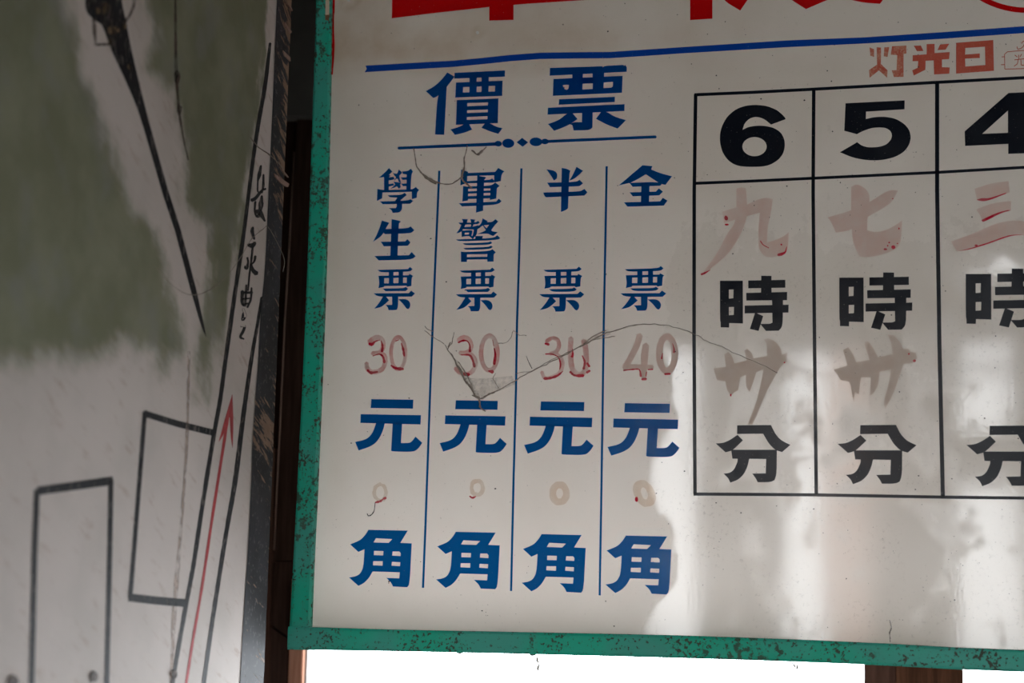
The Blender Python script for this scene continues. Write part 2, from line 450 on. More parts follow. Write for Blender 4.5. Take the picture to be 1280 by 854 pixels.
# corner post and pale batten edge
plank([(327, 905), (336, 560), (340.5, 560), (334, 905)], Y_WALL + 0.02, Y_WALL - 0.004, M_DARK2, 'corner_strip')
bp = [(367.5, 190), (362, 300), (356, 400), (351.5, 500), (347, 590), (342.5, 688)]
def tube(name, pts, rad, material, parent=None, sides=5, closed=False):
    V, F = [], []
    n = len(pts)
    for i, p in enumerate(pts):
        d = (pts[min(i + 1, n - 1)] - pts[max(i - 1, 0)]).normalized()
        u = d.cross(Vector((0, 1, 0.01))).normalized(); v = d.cross(u)
        r = rad[i] if isinstance(rad, (list, tuple)) else rad
        for k in range(sides):
            a = 2 * math.pi * k / sides; V.append(p + u * math.cos(a) * r + v * math.sin(a) * r)
    for i in range(n - 1):
        for k in range(sides):
            a, b = i * sides + k, i * sides + (k + 1) % sides
            F.append([a, b, b + sides, a + sides])
    F.append(list(range(sides))[::-1]); F.append([(n - 1) * sides + k for k in range(sides)])
    o = mesh(name, V, F, material, parent)
    for p in o.data.polygons: p.use_smooth = True
    return o
tag(tube('trim_1', [onY(p, Y_WALL + 0.005) for p in bp], 0.0011, M_PALEWOOD), kind='structure')
# window
w1 = empty('window_1', ((WIN_X0 + WIN_X1) / 2, Y_WALL, WIN_Z0), None, None); tag(w1, kind='structure')
boxes('casing', [((CASE_X0, Y_WALL - 0.006, WIN_Z0 - 0.05), (wx(378, 833, Y_WALL - 0.006), Y_WALL + 0.03, WIN_Z1))], M_CASE, w1, 0.0015)
boxes('jamb', [((wx(378.5, 833, Y_WALL), Y_WALL + 0.004, WIN_Z0), (WIN_X0, Y_BACK, WIN_Z1))], M_PALEGREY, w1)
boxes('sill', [((CASE_X0, Y_WALL - 0.02, WIN_Z0 - 0.04), (WIN_X1, Y_BACK + 0.02, WIN_Z0))], M_CASE, w1)
boxes('pane', [((WIN_X0, Y_BACK - 0.006, WIN_Z0), (WIN_X1, Y_BACK - 0.003, WIN_Z1))], M_GLASS, w1)
mx0, mx1, mx2 = wx(1080, 845, Y_WALL), wx(1120, 845, Y_WALL), wx(1204, 845, Y_WALL)
boxes('mullion', [((mx0, Y_WALL + 0.006, WIN_Z0), (mx1, Y_BACK - 0.007, WIN_Z1))], M_DARK2, w1, 0.001)
boxes('mullion', [((mx1, Y_WALL, WIN_Z0), (mx2, Y_BACK - 0.007, WIN_Z1))], M_POST, w1, 0.001)
portal('window_daylight', ((WIN_X0 + WIN_X1) / 2, Y_BACK + 0.01, (WIN_Z0 + WIN_Z1) / 2), (-math.pi / 2, 0, 0), WIN_X1 - WIN_X0, WIN_Z1 - WIN_Z0)

# ------------------------------------------------------------------ the sign
SX1, SZ1 = 1.42, 2.46                       # right and top end, out of the frame
sx0 = onY((402, 400)).x
SZ0 = onY((640, 800)).z
sign = empty('fare_sign', (0.5, 0.03, SZ0 - 0.02), 'old white fare and timetable sign with blue and black characters in a rusty green frame', 'sign')
# acrylic sheet with its stains and wiped patches
def panel():
    nx, nz = 220, 130
    x0, x1, z0, z1 = sx0 - 0.02, SX1 - 0.005, onY((400, 800)).z, SZ1 - 0.005
    V, F, st, wp = [], [], [], []
    def pix(p):
        q = R @ (p - CAM); return 640 + FPX * q.x / q.z, 427 + FPX * q.y / q.z
    def blob(px, py, cx, cy, rx, ry): return math.exp(-(((px - cx) / rx) ** 2 + ((py - cy) / ry) ** 2))
    for j in range(nz + 1):
        for i in range(nx + 1):
            p = Vector((x0 + (x1 - x0) * i / nx, 0, z0 + (z1 - z0) * j / nz)); V.append(p)
            px, py = pix(p)
            n1 = noise.fractal(Vector((px * 0.012, py * 0.012, 1.3)), 1.0, 2.0, 5) * 0.5
            n2 = noise.fractal(Vector((px * 0.03, py * 0.03, 8.3)), 1.0, 2.0, 4) * 0.5
            s = 0.42 / (1 + math.exp((py - 92) / 2.0)) * max(0, 1 - max(0, px - 420) / 700)
            s += 0.45 * blob(px, py, 560, 55, 120, 22) + 0.45 * blob(px, py, 470, 70, 60, 20) + 0.30 * blob(px, py, 800, 45, 90, 22)
            s += 0.35 * blob(px, py, 425, 60, 14, 60) + 0.25 * blob(px, py, 470, 150, 40, 30) + 0.15 * blob(px, py, 420, 400, 15, 400)
            s += 0.7 * max(0, 1 - abs(math.hypot(px - 597, py - 41) - 5) / 2.2)
            s += 0.5 * max(0, 1 - abs(math.hypot(px - 436, py - 0) - 12) / 4)
            st.append(min(1, max(0, s * (0.75 + 1.6 * n1) + 0.10 * max(0, n1 + 0.2))))
            edge = float(np.interp(py, [400, 440, 480, 520, 560, 600, 625, 650, 700, 735, 755, 790], [838, 824, 838, 846, 824, 812, 818, 836, 851, 846, 818, 806])) + 22 * n2
            g = 1 / (1 + math.exp(-max(-200, (px - edge)) / 4.0)) / (1 + math.exp(-(py - 318) / 25.0))
            near = math.exp(-((px - edge - 25) / 40) ** 2)
            dull = 0.55 * blob(px, py, 940, 575, 52, 62) + 0.45 * blob(px, py, 1098, 575, 55, 50) + 0.5 * blob(px, py, 1160, 480, 26, 110) + 0.35 * blob(px, py, 940, 470, 60, 60)
            wp.append(min(1, max(0, g * (0.85 + 0.9 * n2 + 0.5 * n1 + 0.35 * near - dull) + 0.1)))
    for j in range(nz):
        for i in range(nx):
            a = j * (nx + 1) + i; F.append([a, a + 1, a + nx + 2, a + nx + 1])
    o = mesh('acrylic_sheet', V, F, M_PANEL, sign)
    for nme, d in (('stain', st), ('wiped', wp)):
        at = o.data.attributes.new(nme, 'FLOAT', 'POINT'); at.data.foreach_set('value', d)
    o['label'] = 'aged white acrylic sheet'
panel()
for x in (0.0, 1.15):                       # hanging straps up to the ceiling
    boxes('hanging_strap', [((x, 0.030, SZ1 + 0.012), (x + 0.025, 0.034, ZC))], M_RUST, sign)

# frame rails: outline in pixels on the front face
def rail(name, a, b, y0=0.056, y1=-0.007, seg=40):
    """a, b: two long edges as pixel polylines of equal length; edge attribute marks where the rust creeps in"""
    def res(pl):
        S = smooth_path(pl, 10); return [S[round(i * (len(S) - 1) / seg)] for i in range(seg + 1)]
    A, B = res(a), res(b); V, F, E = [], [], []
    cols = 5
    for i in range(seg + 1):
        for k in range(cols):
            t = (0, 0.12, 0.5, 0.88, 1)[k]
            w = onY(tuple(A[i].lerp(B[i], t)), y1); w.y += 0.0006 * noise.noise(w * 40) + (0.0012 if k in (0, 4) else 0)
            V.append(w); E.append((0.55, 0.05, 0, 0.08, 0.35)[k])
    for i in range(seg):
        for k in range(cols - 1):
            q = i * cols + k; F.append([q, q + cols, q + cols + 1, q + 1])
    nb_ = len(V)
    for k, side in ((0, A), (cols - 1, B)):
        base = len(V)
        for i in range(seg + 1):
            v = V[i * cols + k].copy(); v.y = y0; V.append(v); E.append(0.3)
        for i in range(seg):
            F.append([i * cols + k, (i + 1) * cols + k, base + i + 1, base + i])
    F.append([0, 1, 2, 3, 4, nb_ + seg + 1, nb_]); e = seg * cols
    F.append([e, e + 1, e + 2, e + 3, e + 4, nb_ + 2 * seg + 1, nb_ + seg])
    o = mesh(name, V, F, M_GREEN, sign)
    bm = bmesh.new(); bm.from_mesh(o.data); bmesh.ops.recalc_face_normals(bm, faces=bm.faces[:]); bm.to_mesh(o.data); bm.free()
    at = o.data.attributes.new('edge', 'FLOAT', 'POINT'); at.data.foreach_set('value', E)
    return o
rail('side_rail', [(414.5, -60), (413, 60), (410.5, 180), (407.5, 300), (402.3, 450), (396, 600), (391, 705), (388, 784)],
     [(396.5, -60), (393, 60), (389, 180), (385, 300), (379, 450), (371.5, 600), (366, 705), (361.5, 784)])
rail('bottom_rail', [(360, 783.5), (500, 787.5), (640, 790.3), (820, 794), (960, 798.5), (1100, 804.5), (1280, 813), pixel(Vector((0.95, 0, onY((1280, 813)).z))), pixel(Vector((SX1 + 0.014, 0, onY((1280, 813)).z)))],
     [(359, 812.3), (500, 814.6), (640, 817.5), (820, 822.2), (960, 826.5), (1100, 832), (1280, 840.5), pixel(Vector((0.95, 0, onY((1280, 840.5)).z))), pixel(Vector((SX1 + 0.014, 0, onY((1280, 840.5)).z)))], y1=-0.009, seg=90)
def rail_box(a, b):
    o = boxes('rail', [(a, b)], M_GREEN, sign, 0.001)
    at = o.data.attributes.new('edge', 'FLOAT', 'POINT'); at.data.foreach_set('value', [0.1] * len(o.data.vertices))
rail_box((sx0 - 0.02, -0.007, SZ1 - 0.012), (SX1 + 0.012, 0.056, SZ1 + 0.014))
rail_box((SX1 - 0.012, -0.007, 1.497), (SX1 + 0.014, 0.056, SZ1 - 0.013))

ONP = lambda p: onY(p, 0.0)
def letters(name, polys, material, label=None, thick=0.0004, parent=sign):
    o = film_mesh(name, polys, ONP, (0, -1, 0), thick, material, parent)
    if label: o['label'] = label
    return o

# --- the traced characters (outline, [holes]) in the pixels of an enlarged crop
PRICE = crop(520, 75, 9.143, [
    [(360, 143), (440, 190), (352, 310), (245, 418), (197, 435), (113, 357), (215, 300), (290, 230)],
    [(352, 298), (300, 330), (246, 410), (218, 852), (322, 856)],
    [(440, 147), (1018, 121), (1015, 190), (438, 213)],
    [(612, 195), (697, 195), (690, 270), (612, 270)], [(750, 193), (832, 190), (832, 260), (750, 260)],
    ([(458, 258), (990, 237), (985, 410), (450, 430)],
     [[(540, 310), (612, 308), (610, 370), (535, 372)], [(695, 305), (750, 303), (748, 366), (692, 368)], [(832, 298), (905, 296), (902, 360), (828, 362)]]),
    ([(468, 460), (943, 440), (935, 722), (457, 742)],
     [[(588, 493), (825, 485), (822, 520), (586, 530)], [(585, 575), (822, 566), (820, 598), (583, 608)], [(582, 653), (818, 642), (816, 678), (580, 686)]]),
    [(395, 795), (500, 765), (560, 730), (605, 730), (642, 795), (560, 830), (445, 856)],
    [(790, 725), (848, 725), (920, 765), (988, 780), (940, 845), (840, 815), (748, 775)]])
TICKET_BIG = crop(670, 75, 9.143, [
    [(160, 92), (760, 72), (765, 85), (785, 68), (1000, 57), (1010, 70), (1020, 57), (1040, 85), (1035, 135), (157, 180)],
    [(415, 155), (538, 150), (532, 225), (415, 225)], [(648, 150), (780, 142), (778, 205), (645, 210)],
    ([(200, 218), (990, 182), (982, 375), (193, 410)],
     [[(305, 290), (330, 283), (378, 285), (370, 330), (352, 342), (330, 335)], [(533, 272), (650, 265), (648, 332), (530, 338)],
      [(775, 258), (880, 250), (878, 305), (860, 318), (770, 322)]]),
    [(538, 205), (648, 200), (648, 268), (533, 272)],
    [(265, 450), (903, 422), (900, 480), (260, 512)], [(137, 547), (1013, 506), (1010, 583), (132, 625)],
    [(528, 590), (648, 590), (645, 770), (625, 790), (590, 803), (430, 806), (415, 745), (385, 735), (430, 712), (525, 712)],
    [(365, 605), (415, 605), (475, 675), (380, 740), (290, 780), (207, 810), (138, 733), (260, 690)],
    [(745, 595), (805, 590), (900, 650), (1028, 688), (932, 785), (800, 735), (686, 673)]])
STUDY = crop(460, 200, 12.2, [
    [(322, 125), (372, 178), (320, 228), (345, 242), (318, 262), (318, 470), (245, 470), (245, 262), (172, 268), (260, 190)],
    [(310, 268), (390, 258), (405, 285), (380, 305), (310, 312)], [(310, 372), (385, 358), (400, 385), (350, 400), (310, 405)],
    [(470, 145), (522, 195), (478, 240), (485, 290), (505, 350), (470, 335), (455, 290), (430, 285), (395, 322), (415, 285), (430, 265), (405, 240), (380, 200), (440, 212), (462, 180)],
    [(390, 332), (470, 342), (505, 352), (490, 378), (500, 412), (472, 438), (440, 402), (400, 425), (345, 438), (400, 395), (415, 370)],
    [(655, 135), (688, 178), (662, 215), (650, 470), (585, 470), (592, 222), (535, 215), (525, 178), (610, 170)],
    [(500, 268), (600, 265), (600, 300), (530, 305)], [(505, 362), (600, 360), (598, 402), (535, 400)],
    [(145, 442), (245, 462), (650, 450), (690, 443), (730, 413), (780, 460), (748, 495), (745, 575), (672, 597), (668, 485), (222, 497), (215, 585), (138, 625)],
    [(300, 540), (510, 535), (560, 500), (590, 535), (495, 615), (520, 640), (520, 740), (500, 780), (470, 803), (378, 808), (360, 765), (318, 735), (425, 735), (440, 710), (440, 640), (410, 628), (450, 575), (335, 572)],
    [(185, 635), (600, 622), (650, 600), (690, 625), (645, 668), (225, 675)]])
LIVE = crop(455, 264, 12.2, [
    [(275, 143), (385, 178), (330, 270), (300, 330), (255, 390), (140, 467), (200, 350), (240, 250)],
    [(325, 273), (665, 263), (712, 233), (768, 290), (730, 325), (695, 338), (320, 352), (298, 328)],
    [(422, 122), (540, 145), (563, 160), (535, 185), (525, 300), (512, 690), (402, 690), (413, 400)],
    [(255, 468), (630, 462), (662, 428), (710, 475), (668, 528), (305, 537)], [(160, 685), (685, 672), (728, 625), (790, 688), (722, 742), (225, 752)]])
TICKET = crop(660, 328, 12.2, [
    [(235, 113), (740, 97), (775, 63), (818, 98), (780, 132), (700, 140), (290, 152)],
    [(422, 135), (500, 135), (500, 215), (422, 215)], [(585, 135), (660, 133), (658, 215), (585, 215)],
    ([(250, 205), (755, 195), (765, 173), (828, 207), (803, 235), (797, 365), (725, 380), (715, 362), (345, 367), (340, 382), (250, 400), (265, 330)],
     [[(345, 242), (425, 240), (422, 325), (343, 325)], [(500, 240), (585, 235), (583, 320), (498, 322)], [(660, 232), (722, 232), (720, 318), (658, 318)]]),
    [(320, 408), (670, 402), (703, 380), (743, 410), (705, 445), (370, 450)], [(170, 483), (755, 480), (795, 440), (857, 485), (805, 535), (240, 540)],
    [(478, 525), (578, 525), (575, 690), (560, 735), (540, 750), (418, 750), (405, 705), (370, 670), (478, 665)],
    [(330, 530), (370, 530), (428, 592), (310, 697), (180, 727), (250, 650)],
    [(580, 577), (700, 572), (755, 600), (782, 650), (775, 700), (745, 733), (715, 725), (660, 650)]])
ARMY = crop(560, 200, 12.2, [
    [(200, 148), (305, 180), (305, 240), (295, 245), (290, 340), (275, 355), (190, 388)],
    [(295, 200), (720, 183), (768, 123), (860, 175), (820, 210), (805, 322), (705, 345), (705, 235), (295, 245)],
    [(280, 325), (640, 305), (675, 280), (708, 320), (695, 345), (280, 358)],
    [(447, 235), (500, 250), (575, 262), (580, 275), (553, 300), (535, 775), (428, 803)],
    [(232, 400), (310, 410), (305, 620), (220, 633)],
    [(300, 405), (660, 395), (722, 345), (788, 395), (748, 430), (735, 590), (640, 610), (648, 435), (300, 440)],
    [(300, 480), (655, 467), (652, 502), (300, 515)], [(300, 553), (655, 540), (650, 585), (300, 597)],
    [(165, 662), (735, 637), (775, 590), (818, 627), (755, 685), (215, 710)]])
ALERT = crop(555, 264, 12.2, [
    [(220, 175), (480, 175), (522, 148), (545, 180), (510, 200), (250, 208)],
    [(272, 120), (362, 125), (350, 180), (330, 205), (290, 205), (290, 150)], [(402, 120), (475, 130), (460, 175), (440, 230), (410, 245), (415, 180)],
    [(270, 195), (330, 200), (280, 300), (235, 330), (190, 338), (240, 270)],
    [(310, 245), (470, 235), (520, 215), (555, 250), (510, 275), (500, 360), (440, 425), (405, 400), (380, 380), (430, 380), (450, 340), (455, 280), (295, 275)],
    ([(270, 300), (400, 290), (435, 300), (420, 380), (320, 385), (270, 392)], [[(318, 330), (385, 328), (380, 355), (316, 358)]]),
    ([(590, 110), (662, 150), (660, 170), (740, 165), (785, 122), (828, 158), (770, 220), (720, 290), (740, 310), (818, 322), (750, 380), (700, 360), (665, 340), (510, 350), (600, 315), (640, 290), (590, 220), (540, 255), (520, 240), (575, 180)],
     [[(605, 215), (690, 208), (650, 262)]]),
    [(480, 380), (595, 380), (580, 430), (475, 430)], [(185, 433), (760, 412), (812, 368), (860, 412), (820, 440), (225, 463)],
    [(285, 493), (680, 480), (712, 460), (735, 485), (700, 512), (330, 522)], [(295, 565), (680, 548), (715, 525), (745, 545), (700, 580), (335, 592)],
    ([(258, 615), (300, 625), (690, 610), (740, 582), (792, 630), (760, 655), (757, 770), (662, 773), (660, 735), (350, 740), (350, 775), (260, 775)],
     [[(352, 660), (663, 655), (660, 697), (350, 702)]])])
HALF = crop(665, 200, 12.2, [
    [(222, 145), (310, 155), (365, 180), (388, 220), (380, 280), (335, 315), (290, 240)],
    [(453, 122), (530, 135), (588, 165), (570, 200), (550, 735), (520, 765), (442, 793)],
    [(680, 105), (777, 165), (720, 225), (640, 290), (572, 313), (625, 225)],
    [(230, 347), (560, 340), (690, 330), (725, 302), (777, 355), (735, 395), (700, 403), (275, 415)],
    [(172, 497), (500, 488), (740, 480), (800, 443), (845, 492), (800, 543), (212, 570), (185, 540)]])
FULL = crop(765, 200, 12.2, [
    [(465, 82), (617, 95), (597, 145), (730, 200), (915, 250), (815, 380), (760, 370), (690, 335), (515, 218), (400, 290), (280, 350), (250, 355), (105, 388), (250, 265)],
    [(265, 350), (690, 335), (760, 365), (740, 393), (315, 410)], [(268, 495), (670, 483), (715, 435), (778, 483), (720, 540), (318, 555)],
    [(183, 648), (735, 632), (775, 578), (845, 620), (790, 697), (235, 713)], [(450, 345), (575, 345), (562, 690), (440, 690)]])
YUAN = crop(440, 490, 9.486, [
    [(230, 88), (727, 95), (722, 200), (223, 193)], [(105, 265), (818, 277), (812, 387), (100, 368)],
    [(290, 360), (392, 365), (370, 450), (330, 540), (280, 605), (210, 650), (80, 693), (38, 592), (140, 570), (200, 540), (250, 475)],
    [(483, 365), (595, 370), (580, 605), (680, 605), (715, 580), (753, 530), (832, 602), (790, 665), (735, 710), (480, 705), (465, 695)]])
JIAO = crop(430, 655, 9.486, [
    ([(285, 67), (757, 77), (668, 222), (805, 228), (780, 710), (750, 748), (580, 740), (555, 690), (500, 637), (655, 642), (662, 572), (335, 562), (290, 640), (230, 700), (165, 732), (105, 680), (52, 632), (130, 620), (185, 590), (225, 510), (238, 298), (165, 330), (65, 240), (190, 190), (250, 125)],
     [[(375, 168), (572, 178), (528, 222), (345, 217)], [(352, 317), (465, 320), (462, 370), (350, 368)], [(575, 325), (655, 325), (672, 345), (670, 378), (570, 373)],
      [(343, 440), (457, 440), (455, 492), (340, 487)], [(567, 447), (668, 452), (664, 498), (562, 492)]])])
HOUR = crop(885, 335, 9.49, [
    ([(142, 153), (413, 152), (415, 660), (252, 655), (250, 708), (150, 705), (150, 640), (143, 630)],
     [[(248, 258), (303, 256), (300, 360), (248, 365)], [(248, 465), (308, 463), (305, 558), (248, 562)]]),
    [(632, 93), (753, 95), (755, 310), (628, 310)], [(478, 150), (918, 142), (918, 235), (478, 243)], [(453, 297), (940, 286), (938, 383), (455, 388)],
    [(435, 448), (957, 437), (955, 530), (435, 540)], [(760, 370), (890, 370), (888, 690), (840, 745), (688, 748), (620, 665), (735, 665), (765, 650)],
    [(560, 530), (655, 572), (600, 748), (497, 725)]])
MINUTE = crop(885, 525, 9.49, [
    [(347, 65), (748, 62), (800, 170), (870, 245), (978, 297), (880, 382), (800, 360), (720, 280), (655, 165), (345, 168)],
    [(350, 178), (415, 243), (310, 345), (270, 370), (208, 385), (92, 280), (180, 275), (260, 240)],
    [(275, 355), (818, 355), (815, 640), (790, 715), (740, 740), (590, 740), (565, 690), (525, 638), (685, 635), (690, 465), (490, 462), (470, 550), (430, 640), (360, 710), (265, 745), (240, 690), (185, 638), (260, 630), (310, 590), (350, 500), (352, 462), (290, 460)]])
SIX = crop(885, 120, 8.99, [([(872, 262), (708, 322), (640, 265), (580, 240), (520, 236), (460, 258), (410, 310), (388, 382), (450, 350), (540, 335), (640, 336), (740, 358), (820, 410), (860, 490), (865, 570), (845, 650), (790, 720), (700, 775), (600, 797), (400, 797), (300, 775), (220, 720), (160, 630), (133, 520), (135, 420), (160, 330), (220, 225), (320, 145), (430, 108), (540, 100), (660, 112), (770, 155), (830, 205), (868, 245)],
    [ellipse(523, 570, 137, 108, 26)])])
FIVE = crop(1035, 115, 8.99, [[(197, 128), (862, 95), (860, 195), (428, 222), (425, 305), (520, 283), (640, 278), (760, 300), (860, 360), (915, 430), (932, 510), (915, 590), (860, 670), (750, 735), (600, 768), (450, 770), (280, 740), (135, 678), (328, 565), (380, 605), (460, 625), (580, 618), (660, 590), (710, 535), (720, 480), (700, 435), (650, 405), (580, 398), (490, 405), (390, 440), (325, 475), (183, 437)]])
FOUR = crop(1190, 105, 8.54, [([(603, 97), (850, 86), (850, 510), (960, 508), (960, 632), (850, 634), (850, 738), (600, 747), (600, 640), (140, 662), (135, 507)], [[(597, 285), (597, 522), (322, 533)]])])

T = crop(420, 190, 2.755, [[(130, 396), (272, 545)], [(413, 398), (555, 549)], [(700, 395), (855, 550)], [(980, 393), (1137, 547)]])
Y4 = crop(420, 470, 2.755, [[(66, 80), (297, 262)], [(357, 84), (588, 266)], [(648, 88), (887, 273)], [(935, 94), (1183, 280)]])
J4 = crop(420, 470, 2.755, [[(45, 530), (261, 728)], [(345, 537), (564, 735)], [(640, 545), (860, 747)], [(928, 550), (1155, 753)]])
letters('character', PRICE, M_BLUE); letters('character', TICKET_BIG, M_BLUE)
for g in (STUDY, LIVE, ARMY, ALERT, HALF, FULL): letters('character', g, M_BLUE)
for b in T: letters('character', fit(TICKET, (*b[0], *b[1])), M_BLUE)
for b in Y4: letters('character', fit(YUAN, (*b[0], *b[1])), M_BLUE)
for b in J4: letters('character', fit(JIAO, (*b[0], *b[1])), M_BLUE)
for b in ((900, 344.8, 985.8, 413.8), (1049.1, 340.7, 1140.4, 412.4), (1207.1, 335.9, 1303, 409.5)): letters('character', fit(HOUR, b), M_BLACK)
for b in ((894.7, 531.5, 988, 603.5), (1047, 531.3, 1145.6, 605.4), (1208.1, 532.1, 1309, 608)): letters('character', fit(MINUTE, b), M_BLACK)
for g in (SIX, FIVE): letters('numeral', g, M_BLACK)
film_mesh('numeral', FOUR, ONP, (0, -1, 0), 0.0004, M_BLACK, sign, smooth=False)

# --- ruled lines
def strip(pts, w): return [ribbon_flat(pts, w)]
def ribbon_flat(pts, w):
    P = [Vector(p) for p in pts]; L, Q = [], []
    for i, p in enumerate(P):
        d = (P[min(i + 1, len(P) - 1)] - P[max(i - 1, 0)]).normalized(); nn = Vector((-d.y, d.x)) * w / 2
        L.append(tuple(p + nn)); Q.append(tuple(p - nn))
    return L + Q[::-1]
for pts in ([(549.2, 213.5), (545, 310), (541, 405), (537.8, 487), (532, 655), (528.8, 735)],
            [(651.8, 210.5), (649.3, 310), (646.3, 405), (645, 487), (642, 600), (638.9, 739)],
            [(758.4, 208), (756.6, 310), (754.7, 405), (753.6, 487), (752, 600), (749.6, 744.5)]):
    letters('divider_line', strip(pts, 2.7), M_BLUE, thick=0.0003)
for pts, w in (([(868.0, 118.6), (943, 115.4), (1017, 111.6), (1171.7, 103), (1280, 97.2), pixel(Vector((1.050, 0, 2.137)))], 3.9),
               ([(869, 229.3), (943, 226.3), (1017, 222.9), (1171.7, 215.6), (1280, 209.3), pixel(Vector((1.048, 0, 2.034)))], 3.7),
               ([(867, 617.8), (943, 618.2), (1020, 618.8), (1100, 620.2), (1178, 621.6), (1280, 622.8), pixel(Vector((1.050, 0, 1.661)))], 4.0),
               ([(869.6, 118), (867.8, 240), (867.6, 420), (868.8, 617.5)], 4.4), ([(1017.2, 112), (1016.4, 240), (1018.2, 430), (1020.4, 618)], 4.4),
               ([(1171.4, 103.3), (1171.4, 240), (1174.3, 430), (1178.6, 621)], 5.2), *[([pixel(Vector((x, 0, 2.137))), pixel(Vector((x, 0, 1.661)))], 5.2) for x in (0.634, 0.772, 0.910, 1.048)]):
    letters('grid_line', strip(pts, w), M_BLACK, thick=0.0003)
letters('blue_stripe', [[(456.9, 82.2), (510, 79), (565.6, 76), (600, 72.8), (637.5, 68.8), (675, 66), (720, 65.4), (762.5, 65), (806, 62.2), (850, 59.2), (984.4, 50.6), (1080.6, 46.8), (1180, 40.2), (1280, 32.9), pixel(Vector((1.32, 0, 2.205))),
         pixel(Vector((1.32, 0, 2.197))), (1280, 41.3), (1180, 48.4), (1080.6, 54.4), (984, 59), (850, 66.9), (806, 70), (762.5, 72.8), (720, 73.2), (675, 73.8), (637.5, 76.6), (600, 80.6), (565.6, 83.8), (510, 87), (456, 90.3), (458.5, 86)]], M_BLUE2)
orn = letters('ornament_rule', [[(498, 183.6), (620, 178), (620, 182.2), (498, 186.9), (496.8, 185.2)], ellipse(622.8, 179.7, 4.6, 3.5), ellipse(635.3, 179.2, 7.6, 5.7),
         [(645.9, 178), (652.8, 172.4), (660.2, 178), (653.2, 183.6)], ellipse(670, 177.4, 8, 5.4), ellipse(681.2, 177, 4.8, 3.5),
         [(683, 175.1), (819.6, 169.4), (821, 171.2), (819.8, 172.9), (683, 178.8)]], M_BLUE)
# --- red header, cut off by the top of the picture
letters('header_character', [[(490.6, -22), (489.8, 22.9), (550, 15.6), (611.6, 8.8), (660, 4.6), (722, 0.7), (775, -3), (776, -33), (640, -29)],
         [(611.6, -110), (611.6, 25.8), (642, 25), (642, -110)], ([(512, -90), (752, -98), (752, -44), (512, -38)], [[(540, -80), (606, -82), (606, -54), (540, -50)], [(650, -84), (722, -88), (722, -60), (650, -56)]])], M_RED)
letters('header_character', [[(862.7, -60), (862.7, 25.2), (890.5, 23.4), (890.5, -60)], [(900, -6), (907.7, 2.8), (925.3, 13.2), (940, -8), (945, -40), (915, -40)],
         [(975, -10), (989.5, 0), (1007.4, 11.4), (1034, 0), (1050, -5), (1063.5, 0), (1080.6, 3.4), (1100, 4.8), (1106, -3), (1070, -30), (985, -30)]], M_RED)
letters('header_circle', [ring(1284, -103, 115.6, 116, 6.6, 60)], M_RED)
letters('red_edge_strip', [[(415.2, -60), (418.8, -60), (418.6, 15), (417.6, 18), (417.6, 40), (418.4, 56), (417.6, 74), (416, 93), (413.2, 94.2), (413.6, 50)]], M_RED)
letters('cream_tape', [[(410, -40), (414.6, -40), (414, 22), (409.4, 22)]], M_CREAM).location.y -= 0.0076
letters('tape_end', [[(409.4, 21.5), (414, 21), (413.6, 28.5), (409, 27.5)]], M_RUST).location.y -= 0.0078
for c in ((597, 41), (436, 0.5)):
    letters('screw', [ellipse(c[0], c[1], 1.7, 1.9, 14)], M_STEEL, thick=0.0012)

# --- orange stamp
for gi, g in enumerate(([[(75, 120), (110, 135), (110, 195), (80, 185)], [(130, 120), (165, 122), (163, 250), (215, 300), (212, 358), (148, 300), (75, 358), (70, 298), (133, 255)], [(190, 120), (228, 118), (215, 195), (185, 190)],
           [(250, 112), (362, 106), (362, 168), (340, 172), (340, 350), (265, 352), (248, 300), (285, 298), (290, 180), (240, 178)]],
          [[(420, 108), (475, 106), (495, 148), (445, 150)], [(520, 95), (582, 93), (582, 165), (700, 157), (695, 212), (640, 215), (640, 275), (700, 277), (697, 325), (578, 332), (575, 222), (512, 225), (510, 295), (420, 340), (408, 300), (450, 280), (455, 228), (410, 228), (412, 182), (520, 175)], [(625, 98), (697, 92), (668, 138), (605, 142)]],
          [([(750, 85), (1040, 63), (1045, 303), (750, 325)], [[(822, 125), (975, 115), (978, 258), (822, 270), (820, 208), (935, 203), (935, 168), (820, 177)]])])):
    letters('stamped_character', crop(1075, 40, 6.244, g), M_STAMP if gi else M_STAMP_F, thick=0.0002)
lg = [[(1130, 290), (1128, 175), (1150, 155), (1230, 148), (1340, 140), (1372, 152), (1376, 282), (1250, 287), (1130, 290)], [(1105, 195), (1130, 193)], [(1100, 256), (1130, 255)],
      [(1238, 178), (1240, 215)], [(1208, 180), (1228, 196)], [(1262, 172), (1248, 196)], [(1205, 218), (1290, 208)], [(1235, 216), (1228, 250), (1202, 268)], [(1255, 214), (1258, 260), (1296, 258)],
      [(1225, 115), (1230, 135), (1255, 130), (1275, 112), (1290, 80)], [(1262, 90), (1268, 76), (1290, 70), (1310, 90)]]
letters('stamped_logo', [ribbon_flat([(1075 + x / 6.244, 40 + y / 6.244) for x, y in l[i:i + 2]], 0.9) for l in lg for i in range(len(l) - 1)], M_STAMP, thick=0.0002)

